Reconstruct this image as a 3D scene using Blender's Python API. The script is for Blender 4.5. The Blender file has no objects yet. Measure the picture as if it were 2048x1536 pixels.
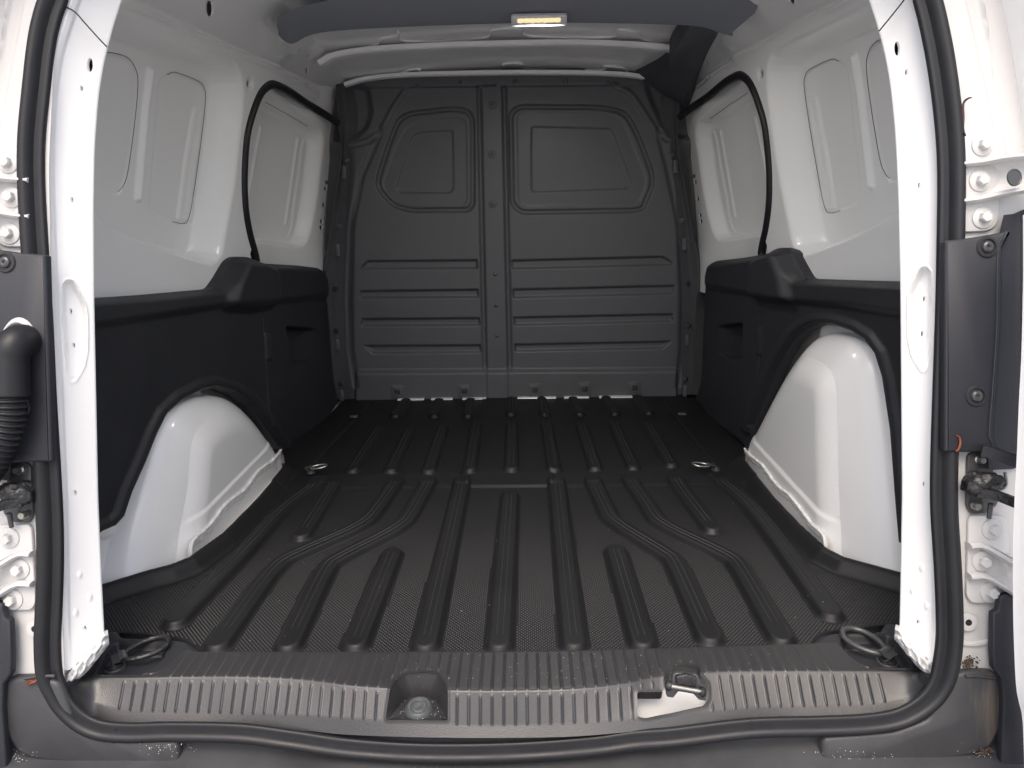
import bpy, bmesh, random
import numpy as np
from math import *
from mathutils import Vector, Matrix

# ------------------------------------------------------------------ camera, world, sun, exposure
sc = bpy.context.scene
F_PX, CAM_H, CAM_X = 1500.0, 0.65, 0.042
YAW, PITCH, ROLL = radians(1.03), radians(13.52), radians(0.96)
_cy, _sy, _cp, _sp = cos(YAW), sin(YAW), cos(PITCH), sin(PITCH)
cW = np.array([-_sy*_cp, _cy*_cp, -_sp]); _r = np.array([_cy, _sy, 0.]); _u = np.cross(_r, cW)
cR = cos(ROLL)*_r - sin(ROLL)*_u; cU = sin(ROLL)*_r + cos(ROLL)*_u
cC = np.array([CAM_X, 0., CAM_H])
cam_d = bpy.data.cameras.new("camera"); cam = bpy.data.objects.new("camera", cam_d)
sc.collection.objects.link(cam); sc.camera = cam
cam_d.sensor_width = 36; cam_d.lens = F_PX/2048*36; cam_d.clip_start = 0.02; cam_d.clip_end = 500
m = Matrix(((cR[0], cU[0], -cW[0], cC[0]), (cR[1], cU[1], -cW[1], cC[1]), (cR[2], cU[2], -cW[2], cC[2]), (0, 0, 0, 1)))
cam.matrix_world = m
SUN_EL, SUN_AZ = radians(58), radians(188)          # azimuth measured from +Y towards +X: behind the camera
world = bpy.data.worlds.new("World"); sc.world = world; world.use_nodes = True
wn = world.node_tree.nodes; wl = world.node_tree.links
sky = wn.new('ShaderNodeTexSky'); sky.sky_type = 'NISHITA'; sky.sun_disc = False
sky.sun_elevation = SUN_EL; sky.sun_rotation = SUN_AZ; sky.air_density = 1.0; sky.dust_density = 6.0; sky.ozone_density = 1.0
bgn = wn['Background']; bgn.inputs[1].default_value = 0.15; wl.new(sky.outputs[0], bgn.inputs[0])
sun_d = bpy.data.lights.new("sun", 'SUN'); sun_d.energy = 0.5; sun_d.angle = radians(32); sun_d.color = (1, .985, .97)
sun = bpy.data.objects.new("sun", sun_d); sc.collection.objects.link(sun)
sdir = Vector((sin(SUN_AZ)*cos(SUN_EL), cos(SUN_AZ)*cos(SUN_EL), sin(SUN_EL)))
sun.rotation_euler = (-sdir).to_track_quat('-Z', 'Y').to_euler(); sun.location = (0, -3, 5)
sc.view_settings.view_transform = 'Standard'; sc.view_settings.look = 'None'
sc.view_settings.exposure = 0.85; sc.view_settings.gamma = 1.0
sc.cycles.max_bounces = 10; sc.cycles.diffuse_bounces = 6

# ------------------------------------------------------------------ survey: photo points to real planes
def ray(x, y): return cR*(x-1024)/F_PX - cU*(y-768)/F_PX + cW
def hit(x, y, n, p):
    d = ray(x, y); n = np.array(n, float); return cC + d*((np.array(p, float)-cC)@n/(d@n))
def PX(x, y, X): return hit(x, y, (1, 0, 0), (X, 0, 0))
def PY(x, y, Y): return hit(x, y, (0, 1, 0), (0, Y, 0))
def PZ(x, y, Z=0.): return hit(x, y, (0, 0, 1), (0, 0, Z))
def PO(x, y, off=0.): return hit(x, y, (0, 1, -.2), (0, .88+off, 0))       # the leaning plane of the rear opening
def prj(P):
    d = P-cC; z = d@cW; return 1024+F_PX*(d@cR)/z, 768-F_PX*(d@cU)/z
def S(a, b, x):
    t = np.clip((x-a)/(b-a), 0, 1); return t*t*(3-2*t)
def sdpoly(pts, x, y):
    pts = np.array(pts, float); x = np.asarray(x, float); y = np.asarray(y, float)
    d = np.full(x.shape, 1e18); ins = np.zeros(x.shape, bool); n = len(pts)
    for i in range(n):
        ax, ay = pts[i]; bx, by = pts[(i+1) % n]; ex, ey = bx-ax, by-ay
        L = ex*ex+ey*ey
        if L < 1e-18: continue
        t = np.clip(((x-ax)*ex+(y-ay)*ey)/L, 0, 1)
        d = np.minimum(d, (x-ax-t*ex)**2+(y-ay-t*ey)**2)
        c = (ay > y) != (by > y)
        if ey != 0: ins ^= c & (x < (y-ay)*ex/ey+ax)
    d = np.sqrt(d); return np.where(ins, -d, d)
def sdline(pts, x, y):
    d = np.full(np.shape(x), 1e18)
    for (ax, ay), (bx, by) in zip(pts[:-1], pts[1:]):
        ex, ey = bx-ax, by-ay; t = np.clip(((x-ax)*ex+(y-ay)*ey)/(ex*ex+ey*ey+1e-18), 0, 1)
        d = np.minimum(d, (x-ax-t*ex)**2+(y-ay-t*ey)**2)
    return np.sqrt(d)
def curve(pts, n, closed=False):
    """Catmull-Rom through pts, n samples even by length"""
    P = np.array(pts, float)
    if len(P) == 2 and not closed: return P[0]+(P[1]-P[0])*np.linspace(0, 1, n)[:, None]
    Q = np.vstack([P[-1], P, P[0], P[1]]) if closed else np.vstack([2*P[0]-P[1], P, 2*P[-1]-P[-2]])
    out = []
    for i in range(len(Q)-3):
        a, b, c, d = Q[i:i+4]
        for t in np.linspace(0, 1, 16, endpoint=False):
            out.append(.5*(2*b+(c-a)*t+(2*a-5*b+4*c-d)*t*t+(3*b-a-3*c+d)*t**3))
    out.append(P[0] if closed else P[-1]); out = np.array(out)
    L = np.r_[0, np.cumsum(np.linalg.norm(np.diff(out, axis=0), axis=1))]
    s = np.linspace(0, L[-1], n+1)[:-1] if closed else np.linspace(0, L[-1], n)
    return np.stack([np.interp(s, L, out[:, k]) for k in range(out.shape[1])], 1)
def rr(pts, r):
    """round the corners of a 2-D outline"""
    P = [np.array(p, float) for p in pts]; n = len(P); o = []
    for i in range(n):
        a, b, c = P[i-1], P[i], P[(i+1) % n]
        la, lc = np.linalg.norm(a-b), np.linalg.norm(c-b); k = min(r, la*.45, lc*.45)
        p0 = b+(a-b)/la*k; p1 = b+(c-b)/lc*k
        for t in (0, .25, .5, .75, 1): o.append((1-t)**2*p0+2*t*(1-t)*b+t*t*p1)
    return np.array(o)

# ------------------------------------------------------------------ materials
MAT = {}
def nd(nt, typ, **kw):
    n = nt.nodes.new(typ)
    for k, v in kw.items():
        if k.startswith('i_'):
            k = k[2:]; n.inputs[int(k) if k.isdigit() else k].default_value = v
        else: setattr(n, k, v)
    return n
def mat(name, col, rough=.5, metal=0., coat=0., nscale=0, nbump=0., var=.0, vscale=6., rvar=0., spec=.5, emit=None, bdist=.001):
    m = bpy.data.materials.new(name); m.use_nodes = True; nt = m.node_tree; b = nt.nodes['Principled BSDF']
    b.inputs['Base Color'].default_value = (*col, 1); b.inputs['Roughness'].default_value = rough
    b.inputs['Metallic'].default_value = metal; b.inputs['Coat Weight'].default_value = coat; b.inputs['Coat Roughness'].default_value = .12
    b.inputs['Specular IOR Level'].default_value = spec
    tc = nd(nt, 'ShaderNodeTexCoord')
    if nbump:
        n = nd(nt, 'ShaderNodeTexNoise'); n.inputs['Scale'].default_value = nscale; n.inputs['Detail'].default_value = 2
        nt.links.new(tc.outputs['Object'], n.inputs['Vector'])
        bp = nd(nt, 'ShaderNodeBump'); bp.inputs['Strength'].default_value = nbump; bp.inputs['Distance'].default_value = bdist
        nt.links.new(n.outputs[0], bp.inputs['Height']); nt.links.new(bp.outputs[0], b.inputs['Normal'])
    if var or rvar:
        n = nd(nt, 'ShaderNodeTexNoise'); n.inputs['Scale'].default_value = vscale; n.inputs['Detail'].default_value = 6; n.inputs['Roughness'].default_value = .65
        nt.links.new(tc.outputs['Object'], n.inputs['Vector'])
        if var:
            mr = nd(nt, 'ShaderNodeMapRange'); mr.inputs[1].default_value = .3; mr.inputs[2].default_value = .7; mr.inputs[3].default_value = 1-var; mr.inputs[4].default_value = 1+var
            mx = nd(nt, 'ShaderNodeMix', data_type='RGBA', blend_type='MULTIPLY'); mx.inputs[0].default_value = 1
            mx.inputs[6].default_value = (*col, 1)
            nt.links.new(n.outputs[0], mr.inputs[0]); nt.links.new(mr.outputs[0], mx.inputs[7]); nt.links.new(mx.outputs[2], b.inputs['Base Color'])
        if rvar:
            mr = nd(nt, 'ShaderNodeMapRange'); mr.inputs[1].default_value = .3; mr.inputs[2].default_value = .7
            mr.inputs[3].default_value = max(.02, rough-rvar); mr.inputs[4].default_value = rough+rvar
            nt.links.new(n.outputs[0], mr.inputs[0]); nt.links.new(mr.outputs[0], b.inputs['Roughness'])
    if emit: b.inputs['Emission Color'].default_value = (*emit[0], 1); b.inputs['Emission Strength'].default_value = emit[1]
    MAT[name] = m; return m
WHITE = mat('white_body_paint', (.86, .86, .845), .30, coat=.4)
WHITEM = mat('exposure_dimmed_white', (.56, .555, .545), .42, coat=.1, nscale=260, nbump=.05)  # body white darkened against the overexposed light on flange and hinges
SEALW = mat('white_seam_sealer', (.80, .80, .78), .22, coat=.5, nscale=70, nbump=.8, bdist=.004)
BULK = mat('dark_grey_moulded_plastic', (.085, .087, .093), .46, var=.10, vscale=5, nscale=700, nbump=.25, rvar=.08)
TRIM = mat('black_trim_plastic', (.021, .022, .026), .5, var=.10, vscale=5, nscale=800, nbump=.2, rvar=.06)
COVER = mat('blue_black_cover_plastic', (.020, .0215, .027), .5, var=.10, vscale=8, nscale=800, nbump=.2)
SCUFF = mat('grained_sill_plastic', (.026, .026, .0275), .38, spec=.7, var=.08, vscale=14, nscale=650, nbump=.32, rvar=.06)
BUMP = mat('weathered_bumper_plastic', (.045, .046, .049), .45, var=.22, vscale=9, nscale=500, nbump=.3, rvar=.08)
RUB = mat('seal_rubber', (.013, .0135, .016), .46, spec=.4, var=.12, vscale=30, nscale=300, nbump=.12, rvar=.06)
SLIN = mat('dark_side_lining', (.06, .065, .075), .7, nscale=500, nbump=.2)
BOWM = mat('glare_greyed_lining', (.165, .175, .195), .75, nscale=500, nbump=.2)  # dark lining greyed to take in the glare over it
STEELB = mat('black_coated_steel', (.055, .055, .057), .35, coat=.3, nscale=200, nbump=.1)
STEEL = mat('bare_steel', (.42, .41, .38), .3, metal=.9, var=.15, vscale=40)
GREASE = mat('greasy_black_steel', (.016, .016, .017), .42, coat=.15, nscale=160, nbump=.8, bdist=.003)
HOLE = mat('unlit_cavity', (.01, .01, .011), .8)  # near-black colour stands in for the shade inside openings
LENS = mat('lamp_lens', (.5, .45, .3), .3, emit=((1, .78, .40), .50))
LAMPH = mat('lamp_housing', (.55, .56, .57), .35)
RUBP = mat('grey_rubber_plug', (.06, .066, .068), .4, coat=.1, nscale=100, nbump=.1)
LEAF = mat('dry_leaf', (.06, .03, .022), .7, var=.3, vscale=60)
LEAFO = mat('orange_leaf', (.24, .065, .03), .7, var=.3, vscale=60)
GRIT = mat('pale_grit', (.65, .62, .58), .8)
SOIL = mat('soil_crumbs', (.06, .042, .03), .9)
WHITEP = mat('plain_white_plastic', (.8, .8, .8), .5)
GROUND = mat('pale_concrete', (.48, .48, .48), .9, var=.15, vscale=2)  # kept pale to throw light up into the van

def liner_material():
    m = mat('moulded_floor_rubber', (.010, .0104, .0115), .48, spec=.32, nscale=500, nbump=.0, var=.12, vscale=7, rvar=.05)
    nt = m.node_tree; b = nt.nodes['Principled BSDF']
    geo = nd(nt, 'ShaderNodeTexCoord'); sx = nd(nt, 'ShaderNodeSeparateXYZ'); nt.links.new(geo.outputs['Object'], sx.inputs[0])
    def M(op, a, bb=None, c=None):
        n = nd(nt, 'ShaderNodeMath', operation=op)
        for i, v in enumerate((a, bb, c)):
            if v is None: continue
            if isinstance(v, (int, float)): n.inputs[i].default_value = v
            else: nt.links.new(v, n.inputs[i])
        return n.outputs[0]
    ax, ay = .0063, .0073
    def dots(ox, oy):
        fx = M('SUBTRACT', M('FRACT', M('ADD', M('DIVIDE', sx.outputs[0], ax), ox+50)), .5)
        fy = M('SUBTRACT', M('FRACT', M('ADD', M('DIVIDE', sx.outputs[1], ay), oy+50)), .5)
        fx = M('MULTIPLY', fx, ax*1000); fy = M('MULTIPLY', fy, ay*1000*.80)
        r = M('SQRT', M('ADD', M('MULTIPLY', fx, fx), M('MULTIPLY', fy, fy)))
        return M('SUBTRACT', 1.0, M('MULTIPLY', M('MINIMUM', M('DIVIDE', r, 1.75), 1.0), 1.0))
    h = M('MAXIMUM', dots(0, 0), dots(.5, .5))
    at = nd(nt, 'ShaderNodeAttribute'); at.attribute_name = 'tex'
    h2 = M('MULTIPLY', h, at.outputs['Fac'])
    bp = nd(nt, 'ShaderNodeBump'); bp.inputs['Strength'].default_value = 1.0; bp.inputs['Distance'].default_value = .0016
    nt.links.new(h2, bp.inputs['Height']); nt.links.new(bp.outputs[0], b.inputs['Normal'])
    return m
LINER = liner_material()
STUD = mat('moulded_stud_rubber', (.011, .0114, .0125), .38, spec=.52)
RIBSHINE = mat('rib_line_shine', (.05, .05, .052), .4)  # lighter grey paints in the shine along the rib lines

def stained(m, cx, cz, sxx, szz, col=(.17, .14, .11)):
    """dried mud runs around a spot, shaped by noise"""
    nt = m.node_tree; b = nt.nodes['Principled BSDF']
    src = b.inputs['Base Color'].links[0].from_socket
    tc = nd(nt, 'ShaderNodeTexCoord'); mp = nd(nt, 'ShaderNodeMapping')
    mp.inputs['Location'].default_value = (-cx/sxx, 0, -cz/szz); mp.inputs['Scale'].default_value = (1/sxx, 0, 1/szz)
    nt.links.new(tc.outputs['Object'], mp.inputs[0])
    ln = nd(nt, 'ShaderNodeVectorMath', operation='LENGTH'); nt.links.new(mp.outputs[0], ln.inputs[0])
    mp2 = nd(nt, 'ShaderNodeMapping'); mp2.inputs['Scale'].default_value = (110, 30, 10); nt.links.new(tc.outputs['Object'], mp2.inputs[0])
    n = nd(nt, 'ShaderNodeTexNoise'); n.inputs['Scale'].default_value = 1.2; n.inputs['Detail'].default_value = 7; nt.links.new(mp2.outputs[0], n.inputs[0])
    a = nd(nt, 'ShaderNodeMath', operation='MULTIPLY_ADD'); a.inputs[1].default_value = -.55; a.inputs[2].default_value = .62
    nt.links.new(ln.outputs['Value'], a.inputs[0])
    s = nd(nt, 'ShaderNodeMath', operation='ADD'); nt.links.new(a.outputs[0], s.inputs[0]); nt.links.new(n.outputs[0], s.inputs[1])
    mr = nd(nt, 'ShaderNodeMapRange'); mr.inputs[1].default_value = .66; mr.inputs[2].default_value = 1.10; mr.inputs[4].default_value = .6; nt.links.new(s.outputs[0], mr.inputs[0])
    mx = nd(nt, 'ShaderNodeMix', data_type='RGBA'); mx.inputs[7].default_value = (*col, 1)
    nt.links.new(mr.outputs[0], mx.inputs[0]); nt.links.new(src, mx.inputs[6]); nt.links.new(mx.outputs[2], b.inputs['Base Color'])

# ------------------------------------------------------------------ mesh helpers
def empty(name, loc, label=None, cat=None, group=None):
    o = bpy.data.objects.new(name, None); sc.collection.objects.link(o); o.location = loc; o.empty_display_size = .1
    if label: o['label'] = label
    if cat: o['category'] = cat
    if group: o['group'] = group
    return o
def link(name, me, m, parent=None, label=None):
    o = bpy.data.objects.new(name, me); sc.collection.objects.link(o)
    if m is not None: me.materials.append(m)
    if parent is not None:
        o.parent = parent; o.matrix_parent_inverse = parent_inv(parent)
    if label: o['label'] = label
    return o
_loc = {}
def parent_inv(p):
    # every part keeps world coordinates; only the empties carry a location
    return Matrix.Translation(p.location).inverted() if p.type == 'EMPTY' else Matrix.Identity(4)
def finish(me, angle=35, smooth=True):
    me.polygons.foreach_set('use_smooth', [smooth]*len(me.polygons))
    if smooth and angle: me.set_sharp_from_angle(angle=radians(angle))
    me.update()
def raw(name, V, Fq, m, parent, label=None, angle=35, smooth=True):
    V = np.asarray(V, float); Fq = np.asarray(Fq); k = Fq.shape[1]
    me = bpy.data.meshes.new(name); me.vertices.add(len(V)); me.vertices.foreach_set('co', V.ravel())
    me.loops.add(Fq.size); me.loops.foreach_set('vertex_index', Fq.ravel().astype('i4'))
    me.polygons.add(len(Fq)); me.polygons.foreach_set('loop_start', np.arange(0, Fq.size, k, dtype='i4'))
    me.update(calc_edges=True); me.validate(); finish(me, angle, smooth)
    return link(name, me, m, parent, label)
def mirror(o, parent=None, label=None, name=None):
    me = o.data.copy(); n = len(me.vertices); co = np.empty(n*3); me.vertices.foreach_get('co', co)
    co = co.reshape(-1, 3); co[:, 0] *= -1; me.vertices.foreach_set('co', co.ravel()); me.flip_normals(); me.update()
    c = bpy.data.objects.new(name or o.name.split('.')[0], me); sc.collection.objects.link(c)
    p = parent if parent is not None else o.parent; c.parent = p; c.matrix_parent_inverse = parent_inv(p)
    if label: c['label'] = label
    for ch in list(o.children): mirror(ch, c)
    return c
def boundary(Fq):
    E = np.concatenate([Fq[:, [i, (i+1) % Fq.shape[1]]] for i in range(Fq.shape[1])])
    key = np.sort(E, 1); code = key[:, 0].astype('i8')*10**7+key[:, 1]
    u, idx, cnt = np.unique(code, return_index=True, return_counts=True); return E[idx[cnt == 1]]
def sheet(name, nu, nv, mapf, sdf, m, parent, skirt=None, flip=False, label=None, angle=35, attr=None):
    I, J = np.meshgrid(np.arange(nu, dtype=float), np.arange(nv, dtype=float), indexing='ij')
    keep = np.ones(I.shape, bool); d = np.full(I.shape, -9.)
    if sdf is not None:
        sd = sdf(I/(nu-1), J/(nv-1)); gi, gj = np.gradient(sd); g2 = gi*gi+gj*gj+1e-12; d = sd/np.sqrt(g2)
        sn = (d > -.45) & (d < .95); keep = d < .95
        I2 = np.where(sn, I-sd*gi/g2, I); J2 = np.where(sn, J-sd*gj/g2, J)
        I, J = np.clip(I2, 0, nu-1), np.clip(J2, 0, nv-1)
    P = mapf(I/(nu-1), J/(nv-1)).reshape(-1, 3)
    idx = np.arange(nu*nv).reshape(nu, nv)
    q = np.stack([idx[:-1, :-1], idx[1:, :-1], idx[1:, 1:], idx[:-1, 1:]], -1).reshape(-1, 4)
    kf = keep.ravel()[q].all(1) & (d.ravel()[q].min(1) < -.3); q = q[kf]
    if flip: q = q[:, ::-1]
    used = np.unique(q); rm = np.full(nu*nv, -1); rm[used] = np.arange(len(used)); q = rm[q]; V = P[used]
    if skirt is not None:
        be = boundary(q); bv = np.unique(be); mp = np.full(len(V), -1); mp[bv] = len(V)+np.arange(len(bv))
        V = np.vstack([V, V[bv]+np.array(skirt)])
        q = np.vstack([q, np.stack([be[:, 1], be[:, 0], mp[be[:, 0]], mp[be[:, 1]]], 1)])
    o = raw(name, V, q, m, parent, label, angle)
    if attr is not None:
        a = o.data.attributes.new('tex', 'FLOAT', 'POINT'); v = attr(V); a.data.foreach_set('value', v.astype('f4'))
    return o
def grid(name, rows, m, parent, label=None, flip=False, angle=35, close_u=False, close_v=False, caps=False):
    R_ = np.array(rows, float); a, b = R_.shape[:2]; idx = np.arange(a*b).reshape(a, b)
    if close_v: idx = np.hstack([idx, idx[:, :1]])
    if close_u: idx = np.vstack([idx, idx[:1]])
    q = np.stack([idx[:-1, :-1], idx[1:, :-1], idx[1:, 1:], idx[:-1, 1:]], -1).reshape(-1, 4)
    if flip: q = q[:, ::-1]
    V = R_.reshape(-1, 3)
    if caps and close_v:
        c0, c1 = R_[0].mean(0), R_[-1].mean(0); k = len(V); V = np.vstack([V, c0, c1])
        r0 = idx[0]; r1 = idx[-1]
        t0 = np.stack([r0[:-1], r0[1:], np.full(b, k), np.full(b, k)], 1)
        t1 = np.stack([r1[1:], r1[:-1], np.full(b, k+1), np.full(b, k+1)], 1)
        me = bpy.data.meshes.new(name)
        me.from_pydata(V.tolist(), [], q.tolist()+[f[:3].tolist() for f in t0]+[f[:3].tolist() for f in t1]); me.update()
        finish(me, angle); return link(name, me, m, parent, label)
    return raw(name, V, q, m, parent, label, angle)
def sweep(name, path, sect, m, parent, up=(0, 0, 1), closed=False, label=None, scale=None, caps=True, angle=40):
    """sect: 2-D outline (a: side, b: up) carried along path"""
    P = np.array(path, float); n = len(P)
    T = (np.roll(P, -1, 0)-np.roll(P, 1, 0)) if closed else np.gradient(P, axis=0)
    T /= np.linalg.norm(T, axis=1)[:, None]+1e-12
    up = np.array(up, float); up = up if up.ndim == 2 else np.tile(up, (n, 1))
    A = np.cross(T, up); A /= np.linalg.norm(A, axis=1)[:, None]+1e-12; B = np.cross(A, T)
    s = np.array(sect, float); k = np.ones(n) if scale is None else np.array(scale)
    rows = P[:, None]+k[:, None, None]*(A[:, None]*s[None, :, 0, None]+B[:, None]*s[None, :, 1, None])
    return grid(name, rows, m, parent, label, close_v=True, close_u=closed, caps=caps and not closed, angle=angle)
def circ(r, n=12, ry=None): return [(r*cos(2*pi*i/n), (ry or r)*sin(2*pi*i/n)) for i in range(n)]
def frame(nrm, up=(0, 0, 1)):
    n = Vector(nrm).normalized(); x = Vector(up).cross(n)
    if x.length < 1e-4: x = Vector((1, 0, 0))
    x.normalize(); y = n.cross(x); return n, x, y
def plate(name, pts2, c, nrm, t, m, parent, bevel=.001, up=(0, 0, 1), label=None, seg=2):
    """flat outline extruded along nrm; pts2 in the plane's x,y"""
    n, x, y = frame(nrm, up); bm = bmesh.new(); c = Vector(c)
    vs = [bm.verts.new(c+x*a+y*b) for a, b in pts2]; f = bm.faces.new(vs); f.normal_update()
    if f.normal.dot(n) < 0: f.normal_flip()
    r = bmesh.ops.extrude_face_region(bm, geom=[f]); tv = [g for g in r['geom'] if isinstance(g, bmesh.types.BMVert)]
    bmesh.ops.translate(bm, verts=tv, vec=n*t); bmesh.ops.recalc_face_normals(bm, faces=bm.faces)
    if bevel:
        ed = [e for e in bm.edges if e.verts[0] in tv and e.verts[1] in tv]
        bmesh.ops.bevel(bm, geom=ed, offset=bevel, segments=seg, affect='EDGES', profile=.5)
    me = bpy.data.meshes.new(name); bm.to_mesh(me); bm.free(); finish(me, 50); return link(name, me, m, parent, label)
def plate3(name, P3, nrm, t, m, parent, bevel=.001, label=None):
    """same, outline given as 3-D points on one plane"""
    n, x, y = frame(nrm); c = Vector(np.mean(P3, 0)); 
    return plate(name, [((Vector(p)-c).dot(x), (Vector(p)-c).dot(y)) for p in P3], c, nrm, t, m, parent, bevel, label=label)
def lathe(name, prof, c, nrm, m, parent, n=20, up=(0, 0, 1), label=None, angle=35):
    """prof: (radius, height along nrm)"""
    nn, x, y = frame(nrm, up); c = np.array(c, float); x = np.array(x); y = np.array(y); nn = np.array(nn)
    a = np.linspace(0, 2*pi, n, endpoint=False)
    rows = [[c+nn*h+r*(x*cos(t)+y*sin(t)) for t in a] for r, h in prof]
    return grid(name, rows, m, parent, label, close_v=True, flip=False, angle=angle)
def join(a, b):
    """fold mesh b into mesh a and drop b"""
    bm = bmesh.new(); bm.from_mesh(a.data); n0 = len(bm.faces); bm.from_mesh(b.data); bm.faces.ensure_lookup_table()
    mb = b.data.materials[0]; idx = a.data.materials.find(mb.name)
    if idx < 0: a.data.materials.append(mb); idx = len(a.data.materials)-1
    for f in bm.faces[n0:]: f.material_index = idx
    bm.to_mesh(a.data); bm.free(); bpy.data.objects.remove(b, do_unlink=True); return a
def hexbolt(c, nrm, r, parent, m, washer=None, name='bolt'):
    """hexagon head on a wide washer: the washer is the bolt's own flange"""
    wr = washer or r*2
    w = lathe(name, [(0.0001, .0035), (wr*.72, .0035), (wr*.96, .0022), (wr, .0010), (wr, -.001)], c, nrm, m, parent, 24)
    nn, x, y = frame(nrm, (0, .3, 1)); c = np.array(c, float); X, Y, N = map(np.array, (x, y, nn))
    rows = []
    for rad, h in ((r*1.0, .002), (r*1.0, .0095), (r*.86, .0112), (.0003, .0112)):
        rows.append([c+N*h+rad*(X*cos(t+.3)+Y*sin(t+.3)) for t in np.linspace(0, 2*pi, 6, endpoint=False)])
    return join(w, grid('bolt_head', rows, m, w, close_v=True, angle=20))

N_O = (0, -1, .2)
VAN = empty('cargo_van', (0, 1.75, -.60), 'white panel van seen through its open rear doors, empty cargo bay lined in black', 'van')

# ================================================================== SIDE WALLS (left built, right mirrored)
def Wx(Y, z):
    return .705-.060*(Y-1.2)-.075*np.clip((z-.5)/.5, 0, 1.5)**1.5
def wall_base(t, s, y0=1.0, y1=2.52, lo=-.06, hi=1.17):
    Y = y0+(y1-y0)*t; q = lo+(hi-lo)*s
    a = np.clip(q-1.0, 0, 1); z = np.where(q < 1.0, q, 1.0+a*.55)
    return np.stack([-(Wx(Y, z)-a*.80), Y, z], -1)
REC1 = curve([(150, 380), (188, 417), (219, 450), (308, 494), (393, 523), (420, 530), (441, 512), (452, 460), (466, 380), (480, 270), (486, 190), (480, 145), (458, 118), (405, 98), (308, 60), (239, 30), (150, 10)], 90, True)
REC1I = curve([(150, 360), (205, 415), (300, 458), (350, 475), (372, 455), (385, 400), (398, 300), (412, 200), (405, 160), (380, 130), (320, 95), (240, 62), (150, 40)], 90, True)
OV1 = curve([(150, 100), (205, 105), (256, 116), (272, 135), (276, 165), (270, 240), (256, 342), (246, 372), (232, 390), (195, 375), (150, 360)], 70, True)
OV2 = curve([(322, 160), (335, 148), (352, 145), (398, 163), (409, 178), (410, 200), (403, 275), (386, 395), (376, 440), (365, 446), (318, 434), (302, 415), (301, 380), (308, 300), (316, 190)], 80, True)
DOORH = curve([(499, 522), (505, 490), (499, 472), (489, 410), (487, 342), (492, 273), (506, 222), (523, 181), (543, 167), (581, 185), (632, 219), (672, 245), (700, 262), (712, 400), (705, 560), (600, 600), (510, 600)], 120, True)
def wall_map(t, s):
    P = wall_base(t, s); x, y = prj(P)
    r = .058*S(3, -24, sdpoly(REC1, x, y))
    Q = P.copy(); Q[..., 0] -= .058; xs, ys = prj(Q)
    r = r+.0035*S(1.2, -1.6, sdpoly(OV1, xs, ys))+.0035*S(1.2, -1.6, sdpoly(OV2, xs, ys))
    r = r-.009*S(8, 1, sdline([(300, 142), (290, 215), (275, 398)], xs, ys))
    # raised pressing on the post, seams of the upper rail
    post = rr([(440, 215), (460, 218), (448, 320), (432, 442), (407, 440), (421, 330)], 6)
    r = r-.004*S(2, -3, sdpoly(post, x, y))+.002*S(-6, -10, sdpoly(post, x, y))
    r = r+.010*S(-14, 0, (y-(7+(x-246)*.432)))*0
    sm = sdline([(180, -22), (246, 7), (380, 62), (547, 137), (600, 165), (690, 225)], x, y)
    r = r-.004*S(9, 3, sm)+.004*S(3, 0, sm)
    r = r-.012*S(5, -25, sdpoly([(505, 110), (520, 40), (545, 50), (575, 75), (590, 110), (565, 140), (545, 150)], x, y))
    r = r+.006*S(9, 0, np.hypot(x-500, (y-167)*.5))
    for cx_, cy_ in ((541, 42), (554, 84), (547, 118)): r = r-.005*S(8, 2, np.hypot(x-cx_, y-cy_))
    # lower quarter: shallow pressed ledges
    r = r-.006*S(8, -3, sdpoly(rr([(100, 1055), (300, 1010), (304, 1040), (290, 1060), (100, 1090)], 10), x, y))
    r = r+.035*S(.46, .40, P[..., 2])*S(1.6, 1.7, P[..., 1])          # room for the trim's grab pocket
    P[..., 0] -= r
    return P
WALL_HOLES = [(420, 17, 7, 17), (500, 168, 3.2, 8)]
for hx, hy, rx_, ry_ in [(601, 100, 2, 5), (617, 113, 2, 5), (614, 139, 2.2, 8), (611, 169, 2, 4), (617, 173, 2, 4)]: WALL_HOLES.append((hx, hy, rx_, ry_))
def wall_sd(t, s):
    P = wall_base(t, s); x, y = prj(P); d = -sdpoly(DOORH, x, y)
    for hx, hy, a, b in WALL_HOLES: d = np.maximum(d, -(np.hypot((x-hx)/a, (y-hy)/b)-1)*a)
    return d
wl_ = sheet('side_wall', 480, 380, wall_map, wall_sd, WHITE, VAN, skirt=(-.004, 0, 0), angle=50)
wr_ = mirror(wl_)
# outer shell behind the holes keeps daylight out
for s in (-1, 1):
    rows = [[(s*X_, y, z) for X_, z in ((.80, -.5), (.82, 0), (.82, .5), (.78, .8), (.70, 1.1), (.60, 1.16))] for y in (.93, 1.6, 2.6)]
    grid('body_skin', rows, WHITE, VAN, flip=(s > 0), angle=60)
# sliding door inner panel seen through the opening
def door_base(t, s):
    Y = 1.90+.80*t; z = .36+.74*s; return np.stack([-(Wx(Y, z)+.035-.045*S(2.15, 2.46, Y)), Y, z], -1)
DREC = curve([(480, 200), (526, 176), (560, 195), (632, 252), (643, 268), (645, 290), (640, 330), (632, 400), (618, 470), (605, 492), (590, 494), (520, 486), (480, 480)], 80, True)
def door_map(t, s):
    P = door_base(t, s); x, y = prj(P)
    d = sdpoly(DREC, x, y)
    r = .034*S(3, -11, d)+.003*S(0, -1.5, sdpoly(curve([(470, 190), (530, 205), (625, 262), (626, 300), (612, 400), (592, 480), (500, 470), (470, 460)], 60, True), x, y))
    Q = P.copy(); Q[..., 0] -= .034; xs, ys = prj(Q)
    for a, b in (((523, 254), (497, 398)), ((597, 278), (573, 448))):
        r = r-.004*S(4, .5, sdline([a, b], xs, ys))
    r = r+0
    P[..., 0] -= r; return P
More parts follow.
